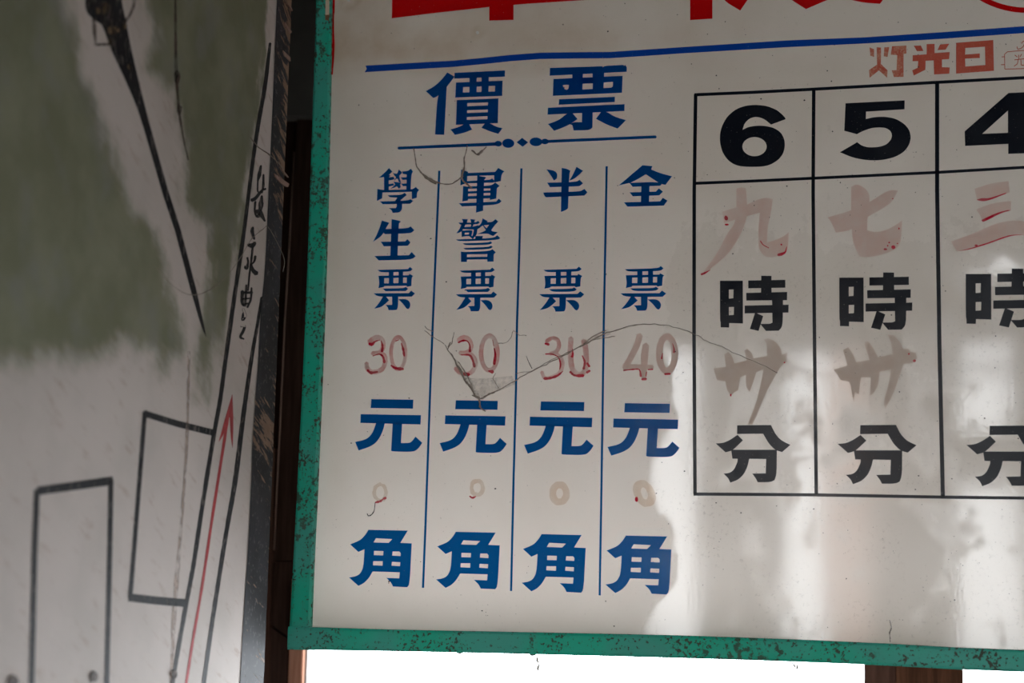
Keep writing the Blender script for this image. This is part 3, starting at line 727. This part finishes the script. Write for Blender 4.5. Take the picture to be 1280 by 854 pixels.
# --- handwriting: faded felt pen with thick dried edges
def hand(name, ox, oy, s, pale, wet, mpale=M_PALE):
    o = letters(name, crop(ox, oy, s, pale), mpale, thick=0.00010)
    for P in crop(ox, oy, s, wet or []):
        film_mesh('dried_ink', [P], ONP, (0, -1, 0), 0.00018, M_WET, None).parent = o
hand('handwritten_character', 870, 225, 6.829,
     [[(345, 75), (385, 62), (425, 70), (432, 150), (440, 310), (390, 450), (290, 620), (150, 740), (45, 812), (60, 790), (180, 630), (270, 450), (330, 380), (345, 260), (345, 150)],
      [(225, 270), (345, 235), (430, 215), (520, 170), (600, 150), (655, 165), (640, 280), (610, 410), (605, 535), (690, 510), (760, 475), (792, 445), (785, 590), (735, 640), (640, 665), (580, 650), (535, 590), (530, 450), (545, 280), (450, 305), (390, 320), (240, 370)]],
     [ellipse(256, 325, 18, 20, 12, 0.2), ellipse(262, 381, 19, 8, 10, 0.1), ribbon([(45, 806), (75, 795), (122, 768)], [18, 16, 4]), ribbon([(700, 640), (730, 634), (762, 615), (775, 570)], [22, 26, 14, 4]), ribbon([(550, 522), (575, 555), (620, 580)], [12, 7, 9], jit=0.3), ellipse(728, 552, 8, 8, 8, 0.2)])
hand('handwritten_character', 1020, 225, 6.829,
     [[(300, 60), (335, 40), (370, 42), (430, 80), (462, 140), (440, 310), (437, 430), (510, 448), (600, 430), (690, 380), (735, 345), (725, 530), (690, 590), (560, 640), (450, 660), (370, 655), (340, 590), (315, 530), (300, 350)],
      [(100, 320), (290, 265), (440, 200), (620, 85), (700, 90), (650, 190), (560, 250), (430, 320), (300, 430), (170, 450), (130, 360)]],
     [ellipse(660, 575, 18, 17, 12, 0.1), ellipse(592, 592, 15, 9, 10, 0.1), ellipse(655, 160, 6, 6, 8), ellipse(612, 562, 7, 7, 8), ellipse(625, 535, 8, 7, 8), ellipse(708, 415, 6, 9, 8), ellipse(695, 543, 6, 6, 8)])
hand('handwritten_character', 1170, 220, 6.836,
     [[(330, 110), (480, 60), (620, 45), (630, 140), (500, 190), (350, 205)], [(345, 290), (365, 275), (500, 230), (640, 215), (640, 295), (500, 340), (400, 390), (375, 330)],
      [(130, 560), (300, 500), (500, 410), (640, 380), (752, 385), (860, 430), (850, 530), (752, 510), (680, 495), (600, 515), (450, 575), (300, 620), (180, 645), (155, 610)]],
     [[(345, 205), (390, 188), (450, 193), (600, 143), (600, 151), (470, 203), (400, 219)], [(388, 378), (420, 360), (520, 315), (610, 291), (638, 294), (560, 315), (440, 378), (400, 394)],
      [(190, 642), (280, 622), (440, 570), (640, 498), (750, 504), (640, 510), (450, 580), (280, 632)], ellipse(343, 594, 14, 9, 10, 0.1)])
hand('handwritten_character', 880, 410, 7.115,
     [[(85, 360), (195, 345), (180, 235), (215, 215), (250, 250), (270, 315), (380, 290), (358, 200), (385, 185), (428, 225), (440, 270), (560, 250), (560, 140), (532, 105), (570, 92), (640, 125), (690, 190), (690, 240), (740, 218), (735, 300), (680, 345), (620, 450), (540, 600), (470, 780), (430, 860), (385, 860), (460, 680), (500, 520), (530, 365), (465, 395), (440, 480), (405, 570), (375, 530), (370, 420), (320, 440), (305, 555), (265, 575), (238, 605), (200, 545), (190, 475), (115, 465), (95, 400)]],
     [ellipse(238, 598, 7, 12, 10, 0.1), ellipse(716, 308, 7, 8, 10, 0.1)], M_TAN)
hand('handwritten_character', 1030, 410, 7.115,
     [[(85, 370), (210, 335), (170, 200), (215, 170), (260, 230), (285, 305), (405, 285), (360, 150), (365, 122), (400, 125), (440, 180), (480, 260), (610, 235), (600, 130), (565, 60), (620, 65), (680, 130), (705, 190), (750, 185), (770, 215), (815, 220), (830, 270), (790, 315), (710, 320), (670, 430), (620, 580), (545, 720), (530, 660), (580, 480), (595, 370), (495, 390), (485, 510), (435, 590), (410, 600), (415, 440), (330, 440), (310, 590), (275, 570), (265, 660), (245, 560), (225, 480), (150, 465)]],
     [ellipse(804, 292, 15, 12, 12, 0.1), ellipse(755, 231, 8, 8, 10, 0.1)], M_TAN)
J = 0.08
hand('handwritten_numeral', 445, 405, 10.68,
     [ribbon([(175, 240), (230, 195), (290, 178), (345, 205), (365, 270), (345, 350), (300, 385), (215, 395)], 62, jit=J), ribbon([(320, 385), (375, 420), (390, 500), (360, 590), (290, 635), (205, 640), (150, 590), (140, 525)], 62, jit=J), ring(565, 390, 97, 215, 52, jit=0.015)],
     [ribbon([(175, 265), (215, 272), (255, 235), (320, 215)], [34, 44, 26, 10], jit=0.2), ribbon([(335, 225), (355, 300), (345, 370)], [12, 34, 36], jit=0.2), ribbon([(225, 430), (310, 403), (360, 440), (380, 515)], [8, 14, 30, 34], jit=0.2), ribbon([(155, 615), (200, 652), (290, 640)], [30, 40, 24], jit=0.3),
      ribbon([(605, 255), (630, 340), (645, 430)], [14, 30, 26], jit=0.2), ribbon([(470, 555), (530, 592), (630, 603)], [18, 36, 40], jit=0.35), ribbon([(530, 230), (570, 212)], 12)], M_PALE_R)
hand('handwritten_numeral', 555, 405, 10.68,
     [ribbon([(190, 220), (260, 180), (330, 205), (362, 285), (345, 355), (290, 385), (210, 388)], 62, jit=J), ribbon([(330, 385), (400, 450), (420, 540), (380, 630), (310, 668), (210, 650), (150, 590)], 58, jit=J), ring(605, 390, 110, 232, 62, jit=0.015)],
     [ribbon([(190, 250), (250, 225), (310, 230), (345, 290), (345, 370)], [20, 26, 16, 14, 40], jit=0.2), ribbon([(225, 415), (340, 418), (385, 490), (408, 575)], [12, 30, 30, 36], jit=0.2), ribbon([(265, 668), (335, 678)], 38, jit=0.2),
      ribbon([(670, 320), (685, 420), (670, 540)], [10, 36, 34], jit=0.2), ribbon([(595, 628), (650, 640)], [20, 56], jit=0.2), ribbon([(650, 215), (665, 300)], 8)], M_PALE_R)
hand('handwritten_numeral', 665, 405, 10.68,
     [ribbon([(190, 235), (270, 190), (345, 220), (360, 300), (320, 370), (240, 400)], 54, jit=J), ribbon([(330, 400), (400, 470), (410, 560), (360, 660), (260, 710), (170, 720), (130, 640)], 50, jit=J), ribbon([(520, 190), (512, 400), (540, 600), (620, 675), (695, 640), (725, 500), (715, 330), (690, 220)], 74, jit=J)],
     [ribbon([(175, 262), (225, 275)], [24, 44], jit=0.2), ribbon([(180, 402), (270, 405), (350, 445), (380, 530), (370, 610)], [16, 18, 16, 24, 12], jit=0.2), ribbon([(160, 730), (240, 725), (340, 690), (415, 630)], [36, 32, 34, 8], jit=0.25),
      ribbon([(540, 330), (545, 400), (535, 440)], [8, 26, 34], jit=0.2), ribbon([(510, 640), (570, 688), (685, 690)], [30, 34, 40], jit=0.35), ribbon([(672, 425), (705, 510), (690, 600)], [18, 26, 30], jit=0.3), ribbon([(735, 525), (768, 570)], 26, jit=0.3), ribbon([(730, 650), (772, 625)], 26, jit=0.4)], M_PALE_R)
hand('handwritten_numeral', 765, 405, 10.68,
     [ribbon([(372, 150), (330, 290), (250, 450), (175, 575)], 84, jit=0.04), ribbon([(160, 578), (300, 575), (400, 575), (540, 575)], [80, 70, 70, 60], jit=0.04), ribbon([(452, 280), (435, 450), (425, 710)], [90, 100, 70], jit=0.04), ring(735, 400, 105, 230, 92, jit=0.012)],
     [ribbon([(155, 622), (280, 608), (365, 612), (385, 700)], [16, 18, 14, 26], jit=0.3), ribbon([(400, 740), (455, 735)], 34, jit=0.2), ribbon([(462, 640), (452, 700)], 14), ribbon([(480, 610), (545, 607)], 16, jit=0.2), ribbon([(705, 670), (778, 667)], 26, jit=0.1), ribbon([(663, 465), (675, 390)], [22, 10]), ribbon([(808, 260), (828, 330), (828, 380)], [6, 22, 34])], M_PALE)
hand('handwritten_zero', 420, 470, 2.755, [ring(152, 402, 20, 28, 12, 20, 0.08)], [ribbon([(136, 436), (152, 432), (163, 424), (172, 420)], 7, jit=0.5)], M_GHOST)
hand('handwritten_zero', 420, 470, 2.755, [ring(486, 386, 20, 24, 14, 20, 0.08)], [ribbon([(460, 414), (470, 420), (482, 415)], [4, 9, 3], jit=0.3)], M_GHOST)
hand('handwritten_zero', 420, 470, 2.755, [ring(770, 405, 24, 30, 24, 20, 0.04)], None, M_GHOST)
hand('handwritten_zero', 420, 470, 2.755, [ring(1062, 405, 24, 34, 26, 20, 0.05, -0.25)], [ellipse(1035, 425, 6, 9, 10, 0.1)], M_GHOST)

# --- fly specks and grit dried onto the sheet
def specks():
    V, F = [], []
    for k in range(900):
        px, py = random.uniform(410, 1275), random.uniform(2, 790)
        d = 0.35 + 0.5 * (px > 860) * (py < 330) + 0.4 * (px > 1000) * (py > 500)
        if random.random() > d or noise.noise(Vector((px * .01, py * .01, 3))) < -0.15: continue
        r = random.choice((0.35, 0.45, 0.5, 0.6, 0.9))
        a = [onY(p, -0.00025 - 0.0000001 * k) for p in ellipse(px, py, r * random.uniform(.7, 1.4), r, 6, 0.25)]
        F.append(list(range(len(V), len(V) + 6))[::-1]); V += a
    tag(mesh('grime_specks', V, F, M_HAIR, sign), kind='stuff')
specks()
# --- dirt clinging to the frame
for k, pts in enumerate(([(672, 821), (671, 826), (674, 830), (672, 836), (673, 839)], [(990, 829), (994, 834), (997, 831), (996, 836)], [(1001, 846), (1003, 850)])):
    if k == 2: continue
    tube('dirt_wisp', [onY(p, -0.004 + 0.002 * (i % 2)) for i, p in enumerate(pts)], [0.0008, 0.0016, 0.0007, 0.0018, 0.0006][:len(pts)], M_WEB, sign)
for c in ((575, 815.6), (666, 818.2)):
    film_mesh('paint_flake', [ellipse(c[0], c[1], 3.6, 1.8, 10, 0.25)], lambda p: onY(p, -0.004), (0, -1, 0), 0.003, M_SHEET, sign)

# ------------------------------------------------------------------ cobwebs on the sign
def wobble(pts, n=8, a=0.6, seed=1):
    S = smooth_path(pts, n)
    return [(p.x + a * noise.noise(Vector((p.x * .13, p.y * .13, seed))), p.y + a * noise.noise(Vector((p.y * .13, p.x * .13, seed + 5)))) for p in S]
def strand(name, pts, w, parent, y=-0.004, mt=M_WEB, seed=1, a=1.6):
    S = wobble(pts, 8, a, seed)
    n = len(S)
    r = [0.00048 * (w[min(int(i / n * len(w)), len(w) - 1)] if isinstance(w, (list, tuple)) else w) * (0.7 + 0.6 * random.random()) for i in range(n)]
    P = [onY(p, -0.0018 + (y + 0.0018) * max(0.0, math.sin(math.pi * i / (n - 1))) ** 0.5) for i, p in enumerate(S)]
    return tube(name, P, r, mt, parent, 4)
def web(name, label, loc_px, strands, films=()):
    e = empty(name, onY(loc_px, -0.001), label, 'cobweb', 'cobwebs on the sign')
    for i, (pts, w) in enumerate(strands):
        strand('strand', pts, w, e, seed=i + len(strands) * 3.3, mt=M_WEB)
    for f in films:
        o = film_mesh('dust_film', [f], lambda p: onY(p, -0.003), (0, -1, 0), 0.0002, M_HAZE, e, smooth=True)
    return e
web('cobweb', 'short dusty cobweb loop hanging beside the first divider line', (549, 228),
    [([(517, 186), (519, 195), (521, 205), (527, 216), (537, 224), (549, 229)], [1.0, 1.4, 1.2, 2.0, 2.6, 1.6]), ([(549, 229), (560, 231), (570, 227), (577, 222)], [1.2, 1.6]),
     ([(584, 182), (581, 195), (580, 208), (577, 222), (584, 230), (590, 235)], [1.0, 1.8, 2.8, 2.2, 1.6]), ([(590, 188), (597, 193), (603, 188), (607, 183)], [1.6, 3.0, 1.4]), ([(530, 218), (538, 226), (545, 229)], 2.4)],
    [[(577, 210), (582, 207), (584, 214), (580, 224), (576, 222)], [(531, 217), (538, 220), (548, 229), (540, 227)]])
web('cobweb', 'thick dusty cobweb fold hanging over the handwritten thirty', (597, 496),
    [([(556, 431), (563, 441), (570, 454), (580, 472), (590, 488), (597, 497)], [0.9, 1.4, 2.2, 2.4, 2.2]), ([(568, 415), (565, 428), (560, 437)], [0.7, 1.0]), ([(560, 434), (563, 428), (561, 432)], 1.0),
     ([(597, 497), (600, 503), (601, 509), (607, 514)], [2.6, 2.4, 1.6]), ([(590, 494), (600, 498), (612, 493), (618, 490)], [1.4, 2.2, 1.6]), ([(572, 452), (584, 470), (594, 494)], 1.0),
     ([(555, 430), (540, 420), (531, 413)], [0.6, 0.8]), ([(531, 408), (535, 412), (541, 415)], 0.8), ([(620, 466), (617, 474), (624, 486)], 0.6)],
    [[(566, 447), (574, 452), (590, 476), (600, 496), (594, 496), (580, 474)], [(580, 472), (600, 474), (640, 470), (645, 480), (612, 494), (598, 497), (588, 484)]])
web('cobweb', 'long thin cobweb strand sagging across the handwritten fares to the timetable', (755, 418),
    [([(604, 496), (630, 484), (665, 464), (700, 447), (735, 428), (756, 417), (785, 408), (806, 405), (832, 407), (855, 412), (880, 424), (915, 440), (945, 453), (972, 466)], [0.9, 1.0, 1.0, 1.1, 1.1, 0.9, 0.8, 0.7, 0.6, 0.5]),
     ([(665, 464), (690, 450), (712, 440)], 0.8), ([(730, 430), (742, 420), (757, 413)], 1.0), ([(725, 434), (745, 424), (768, 421)], 0.9), ([(623, 429), (635, 427), (641, 416), (644, 415), (650, 419), (658, 420)], 0.7),
     ([(645, 467), (660, 465), (668, 462)], 0.6)],
    [[(728, 430), (745, 417), (760, 411), (764, 418), (742, 426)]])
strand_tags = [([(589, 190), (600, 196), (606, 189)], 1.0)]
f = empty('dust_fibre', onY((466, 640), -0.001), 'curled dark fibre stuck to the sign above the first jiao character', 'fibre')
strand('strand', [(469, 628), (468, 637), (465, 643), (461, 645), (459, 642)], [0.8, 1.2, 1.0], f, -0.002, M_HAIR, 3, 0.6)
f2 = empty('dust_fibre', onY((1114, 795), -0.001), 'short dark fibre standing on the bottom rail under the timetable', 'fibre')
strand('strand', [(1112, 775), (1114, 785), (1112, 792), (1113, 803)], [0.5, 1.1, 0.6], f2, -0.002, M_HAIR, 4, 0.6)
f3 = empty('dust_fibre', onY((660, 470), -0.001), 'small straight dark fibre below the smeared thirty', 'fibre')
strand('strand', [(658, 445), (661, 453), (665, 461)], [0.6, 0.9], f3, -0.002, M_HAIR, 4, 0.4)

# ------------------------------------------------------------------ the painted map board on the left wall
board = empty('map_board', (X_BOARD, -0.5, 1.0), 'hand-painted plywood map board with olive patches, black outlines and a chipped black border', 'board')
Y_EDGE = -0.1175
OLIVE = [[(-90, -40), (80, -40), (83, 10), (100, 50), (103, 90), (128, 131), (138, 176), (151, 212), (165, 262), (198, 287), (203, 320), (212, 353), (228, 405), (236, 440), (215, 446), (203, 470), (194, 440), (170, 436), (150, 432), (141, 440), (115, 450), (100, 455), (70, 446), (40, 452), (0, 460), (-90, 470)],
         [(183, -40), (181, 10), (194, 30), (190, 60), (181, 86), (200, 98), (217, 116), (226, 160), (234, 196), (232, 225), (229, 252), (238, 262), (247, 272), (262, 282), (262, 343), (255, 375), (249, 415), (238, 445), (246, 470), (251, 500), (258, 492), (266, 460), (278, 425), (282, 403), (302, 282), (313, 205), (322, 151), (331, 70), (335, 30), (343, -40)]]
def sdist(P, poly):
    """signed distance (positive inside) of points P to a polygon, in pixels"""
    poly = np.array(poly, float); A = poly; B = np.roll(poly, -1, 0)
    best = np.full(len(P), 1e9); ins = np.zeros(len(P), bool)
    for a, b in zip(A, B):
        d = b - a; t = np.clip(((P - a) @ d) / (d @ d + 1e-9), 0, 1)
        best = np.minimum(best, np.hypot(*(P - a - t[:, None] * d).T))
        c = (a[1] > P[:, 1]) != (b[1] > P[:, 1])
        with np.errstate(divide='ignore', invalid='ignore'):
            xi = (b[0] - a[0]) * (P[:, 1] - a[1]) / (b[1] - a[1]) + a[0]
        ins ^= c & (P[:, 0] < xi)
    return np.where(ins, best, -best)
def board_face():
    y0, y1, z0, z1 = -0.98, Y_EDGE, 0.95, 2.5
    ny, nz = 190, 330
    V = [Vector((X_BOARD, y0 + (y1 - y0) * i / ny, z0 + (z1 - z0) * j / nz)) for j in range(nz + 1) for i in range(ny + 1)]
    W = np.array([tuple(R @ (v - CAM)) for v in V])
    P = np.stack([640 + FPX * W[:, 0] / W[:, 2], 427 + FPX * W[:, 1] / W[:, 2]], 1)
    k = np.maximum(sdist(P, OLIVE[0]), sdist(P, OLIVE[1]))
    soft = np.interp(P[:, 0], [0, 120, 250, 340], [21, 17, 11, 4]) * np.interp(P[:, 1], [380, 440], [1, 1.7])
    jit = np.array([noise.fractal(Vector((0, v.y * 45, v.z * 16)), 1.0, 2.0, 5) for v in V]) * 9
    paint = 1 / (1 + np.exp(-(k + jit) / soft * 2))
    F = [[j * (ny + 1) + i, j * (ny + 1) + i + 1, (j + 1) * (ny + 1) + i + 1, (j + 1) * (ny + 1) + i] for j in range(nz) for i in range(ny)]
    b = len(V)
    V += [Vector((X_BOARD - 0.016, y, z)) for y, z in ((y0, z0), (y1, z0), (y1, z1), (y0, z1))]
    c0, c1, c2, c3 = 0, ny, nz * (ny + 1) + ny, nz * (ny + 1)
    F += [[b + 3, b + 2, b + 1, b], [c0, b, b + 1, c1], [c1, b + 1, b + 2, c2], [c2, b + 2, b + 3, c3], [c3, b + 3, b, c0]]
    o = mesh('plywood_sheet', V, F, M_BOARD, board)
    at = o.data.attributes.new('paint', 'FLOAT', 'POINT'); at.data.foreach_set('value', list(paint.astype(float)) + [0.0] * 4)
board_face()
ONB = lambda p: onX(p, X_BOARD)
def painted(name, polys, material, label=None, thick=0.0003, smooth=True):
    o = film_mesh(name, polys, ONB, (1, 0, 0), thick, material, board, smooth)
    if label: o['label'] = label
    return o
# chipped black border strip along the edge
def border():
    L = [(347.5, -60), (345.4, 0), (339.2, 150), (332.3, 300), (330, 340), (327, 372), (324.5, 400), (322, 450), (319, 490), (317, 520), (314.5, 560), (313.5, 600), (309, 690), (304, 770), (299.3, 854), (293, 950), (287, 1040)]
    S = smooth_path(L, 8); V, F, C = [], [], []
    k = 6
    for i, p in enumerate(S):
        a = ONB(tuple(p)); z = a.z
        for j in range(k + 1):
            t = j / k
            y = a.y + (Y_EDGE + 0.0003 + 0.0016 * noise.noise(Vector((0, 0, z * 60))) - a.y) * t
            V.append(Vector((X_BOARD + 0.0008, y, z)))
            up = 1 / (1 + math.exp((p.y - 235) / 35)); lo = math.exp(-((p.y - 530) / 32) ** 2)
            C.append(min(1, up * (0.05 + 0.48 * t) + 0.75 * lo * (1 - 0.5 * t) + 0.22 * t))
    n = len(S)
    for i in range(n - 1):
        for j in range(k):
            a = i * (k + 1) + j; F.append([a, a + k + 1, a + k + 2, a + 1])
    e0 = len(V)
    for i in range(n):
        v = V[i * (k + 1) + k].copy(); v.x = X_BOARD - 0.016; V.append(v); C.append(0.3)
    for i in range(n - 1): F.append([i * (k + 1) + k, (i + 1) * (k + 1) + k, e0 + i + 1, e0 + i])
    o = mesh('black_border', V, F, M_BORDER, board); o['label'] = 'chipped black border showing bare plywood'
    at = o.data.attributes.new('chip', 'FLOAT', 'POINT'); at.data.foreach_set('value', C)
border()
# splinters of lifted plywood at the edge
for pl in ([(349, 212), (354, 216), (359, 222), (357, 219), (352, 213)], [(341, 217), (348, 222), (359.5, 230), (358, 234), (349, 229), (342, 221)], [(352, 2), (358, 6), (364, 14), (362, 9)], [(354, 28), (363, 40), (361, 42), (355, 33)], [(352, 63), (361, 72), (361, 77), (354, 70)]):
    painted('splinter', [pl], M_PALEWOOD, thick=0.0022, smooth=False)

def line(name, pts, w, material=M_BRUSH, jit=0.06): return painted(name, [ribbon(pts, w, jit=jit, n=10)], material)
line('road_outline', [(337.5, 54), (334.5, 80), (331.3, 106), (323, 154), (315, 208), (304.6, 291), (293, 370), (281.8, 450), (275, 500), (267, 545), (254, 625), (241.8, 706), (230, 770), (216, 850), (200, 950), (186, 1040)], [3.0, 4.4, 5.0, 4.6, 4.4, 5, 5, 5, 5.2, 5.2, 5, 5, 5.4, 5.4])
line('road_outline', [(327, 372), (320, 415), (314, 450), (304, 520), (294, 600), (282, 670), (271, 740), (262, 800), (254.6, 854), (242, 950), (231, 1040)], [3, 4, 5, 6, 5, 5, 5, 5.4, 6])
painted('block_outline', [ribbon_flat([(47, 614), (141, 601)], 10.5), ribbon_flat([(46, 612), (43, 690), (41, 780), (38.5, 880), (36, 1000)], 7), ribbon_flat([(138.5, 600), (137, 690), (135, 780), (132.5, 880), (129, 1010)], 6)], M_BRUSH)
painted('block_outline', [ribbon_flat([(180, 517), (222, 530), (266, 541)], 8), ribbon_flat([(181, 515), (175, 590), (168, 680), (162.5, 748)], 5.2), ribbon_flat([(161, 747), (195, 751), (231, 754)], 10)], M_BRUSH)
painted('red_arrow', [ribbon([(285, 520), (279.6, 555), (266, 642), (252, 736), (241, 800), (232.7, 854), (217, 950), (204, 1040)], 3.2, jit=0.15), [(290.2, 493), (291.6, 530), (290.5, 560), (288.2, 545), (287, 520), (284, 530), (279.5, 543), (273.5, 552), (281, 524)]], M_BRUSH_R)
# brush-painted tapering mast with its brackets
painted('mast', [[(110, -60), (106, 0), (108, 16), (118, 25), (128, 31), (137, 58), (153.7, 94), (170, 131), (180, 162), (191, 200), (204, 245), (219, 290), (238, 362), (252, 410), (257.5, 421), (255, 408), (245, 362), (225, 285), (209, 235), (198, 196), (184, 145), (173, 101), (163, 58), (157, 26), (151, 0), (150, -60)]], M_BRUSH)
M_WORN = brush('worn_tan', (0.17, 0.115, 0.07), 0.15)
for e in ((131, 10, 6, 8), (141, 38, 8, 5), (155, 33, 4, 4), (122, 14, 3, 4), (162, 83, 3, 4), (138, 52, 3, 4)):
    painted('bare_wood_patch', [ellipse(*e, 12, 0.3)], M_WORN, thick=0.0004)
painted('mast_bracket', [ribbon_flat([(117, 22), (118, 40), (119, 56), (138, 55)], 4.0)], M_BRUSH_B)
painted('mast_bracket', [ribbon([(163, -12), (167, 0), (166, 10), (160, 22), (156, 28)], 3.4)], M_BRUSH_B)
line('thin_pole', [(219, -30), (219.2, 30), (220, 90), (222, 120), (224, 142), (228, 168), (235, 200)], [1.5, 3, 4.0, 2.6, 3.4, 2.2, 1.6], M_BRUSH_B, 0.2)
painted('pole_joint', [ellipse(221, 97, 4, 8, 12, 0.2)], M_BRUSH_B)
painted('pole_joint', [ellipse(224, 137, 3.2, 6, 12, 0.2)], M_BRUSH_B)
line('pencil_line', [(236, 440), (233, 560), (226, 660), (218, 760), (214, 850), (213, 890)], [3, 3.5, 4, 5, 4, 3], M_BRUSH_F, 0.3)
# brushed signature reading downwards
def sig(name, ox, oy, s, strokes):
    painted(name, [ribbon([(ox + x / s, oy + y / s) for x, y in p], [v / s for v in (w if isinstance(w, list) else [w, w])], jit=0.1) for p, w in strokes], M_BRUSH)
sig('brushed_character', 280, 150, 5.69, [([(262, 325), (250, 390), (240, 430)], [14, 26, 12]), ([(280, 388), (278, 470), (268, 520)], [12, 18, 10]), ([(240, 430), (238, 500), (250, 520)], 10), ([(195, 572), (225, 555), (265, 505), (295, 490)], [26, 24, 14, 14]), ([(222, 580), (218, 650), (232, 690)], [14, 12, 12]), ([(268, 540), (262, 600), (255, 650)], [14, 36, 20]), ([(225, 650), (255, 660), (290, 720)], [24, 40, 12]), ([(240, 690), (262, 640)], [22, 14])])
sig('brushed_character', 280, 300, 5.69, [([(205, -90), (200, -60), (215, -5)], [14, 26, 12]), ([(170, 35), (200, 40), (220, 20)], [22, 36, 20]), ([(203, 50), (195, 130), (180, 250), (170, 360)], [14, 14, 12, 10]), ([(222, 115), (215, 150), (200, 170)], [16, 14, 10]), ([(165, 125), (170, 160), (160, 200), (150, 190)], [12, 12, 26, 20]), ([(190, 170), (205, 215), (230, 240)], [12, 26, 36])])
sig('brushed_character', 280, 300, 5.69, [([(130, 365), (128, 440), (140, 470)], [26, 22, 12]), ([(135, 375), (200, 375)], [18, 18]), ([(195, 340), (190, 420), (165, 480)], [12, 14, 14]), ([(157, 320), (155, 370), (150, 470)], [12, 16, 14]), ([(130, 420), (185, 415)], [14, 12]), ([(128, 460), (180, 450)], [14, 12]), ([(135, 490), (150, 540), (130, 570), (135, 520)], [14, 18, 16, 10]), ([(120, 615), (145, 615), (135, 650), (115, 690), (140, 705)], [14, 16, 18, 18, 10])])
# nail heads
for x, y, r in ((116, 846, 5), (216, 843, 4), (15, 852, 6)):
    painted('nail_head', [ellipse(x, y, r, r * 1.3, 12, 0.15)], M_BRUSH_B, thick=0.0016)
# sagging dusty thread over the board
tw = empty('cobweb', ONB((300, 290)), 'dusty thread sagging across the lower edge of the olive map paint', 'cobweb', 'cobwebs on the map board')
th = [(195, 335), (212, 355), (232, 368), (252, 366), (275, 350), (295, 325), (310, 300), (325, 287), (332, 284), (345, 305), (354, 325), (353, 340)]
S = smooth_path(th, 6)
tube('strand', [ONB(tuple(p)) + Vector((0.0006 + 0.003 * math.sin(math.pi * i / (len(S) - 1)), 0, 0)) for i, p in enumerate(S)], [0.0004 * (0.7 + 0.6 * random.random()) for _ in S], M_WEB, tw, 4)
tw2 = empty('cobweb', ONB((320, 190)), 'dusty thread running down to the chipped black border of the map', 'cobweb', 'cobwebs on the map board')
S = smooth_path([(312, 172), (322, 184), (334, 192), (345, 202), (352, 210)], 6)
tube('strand', [ONB(tuple(p)) + Vector((0.001, 0, 0)) for p in S], [0.0007 * (0.7 + 0.6 * random.random()) for _ in S], M_WEB, tw2, 4)
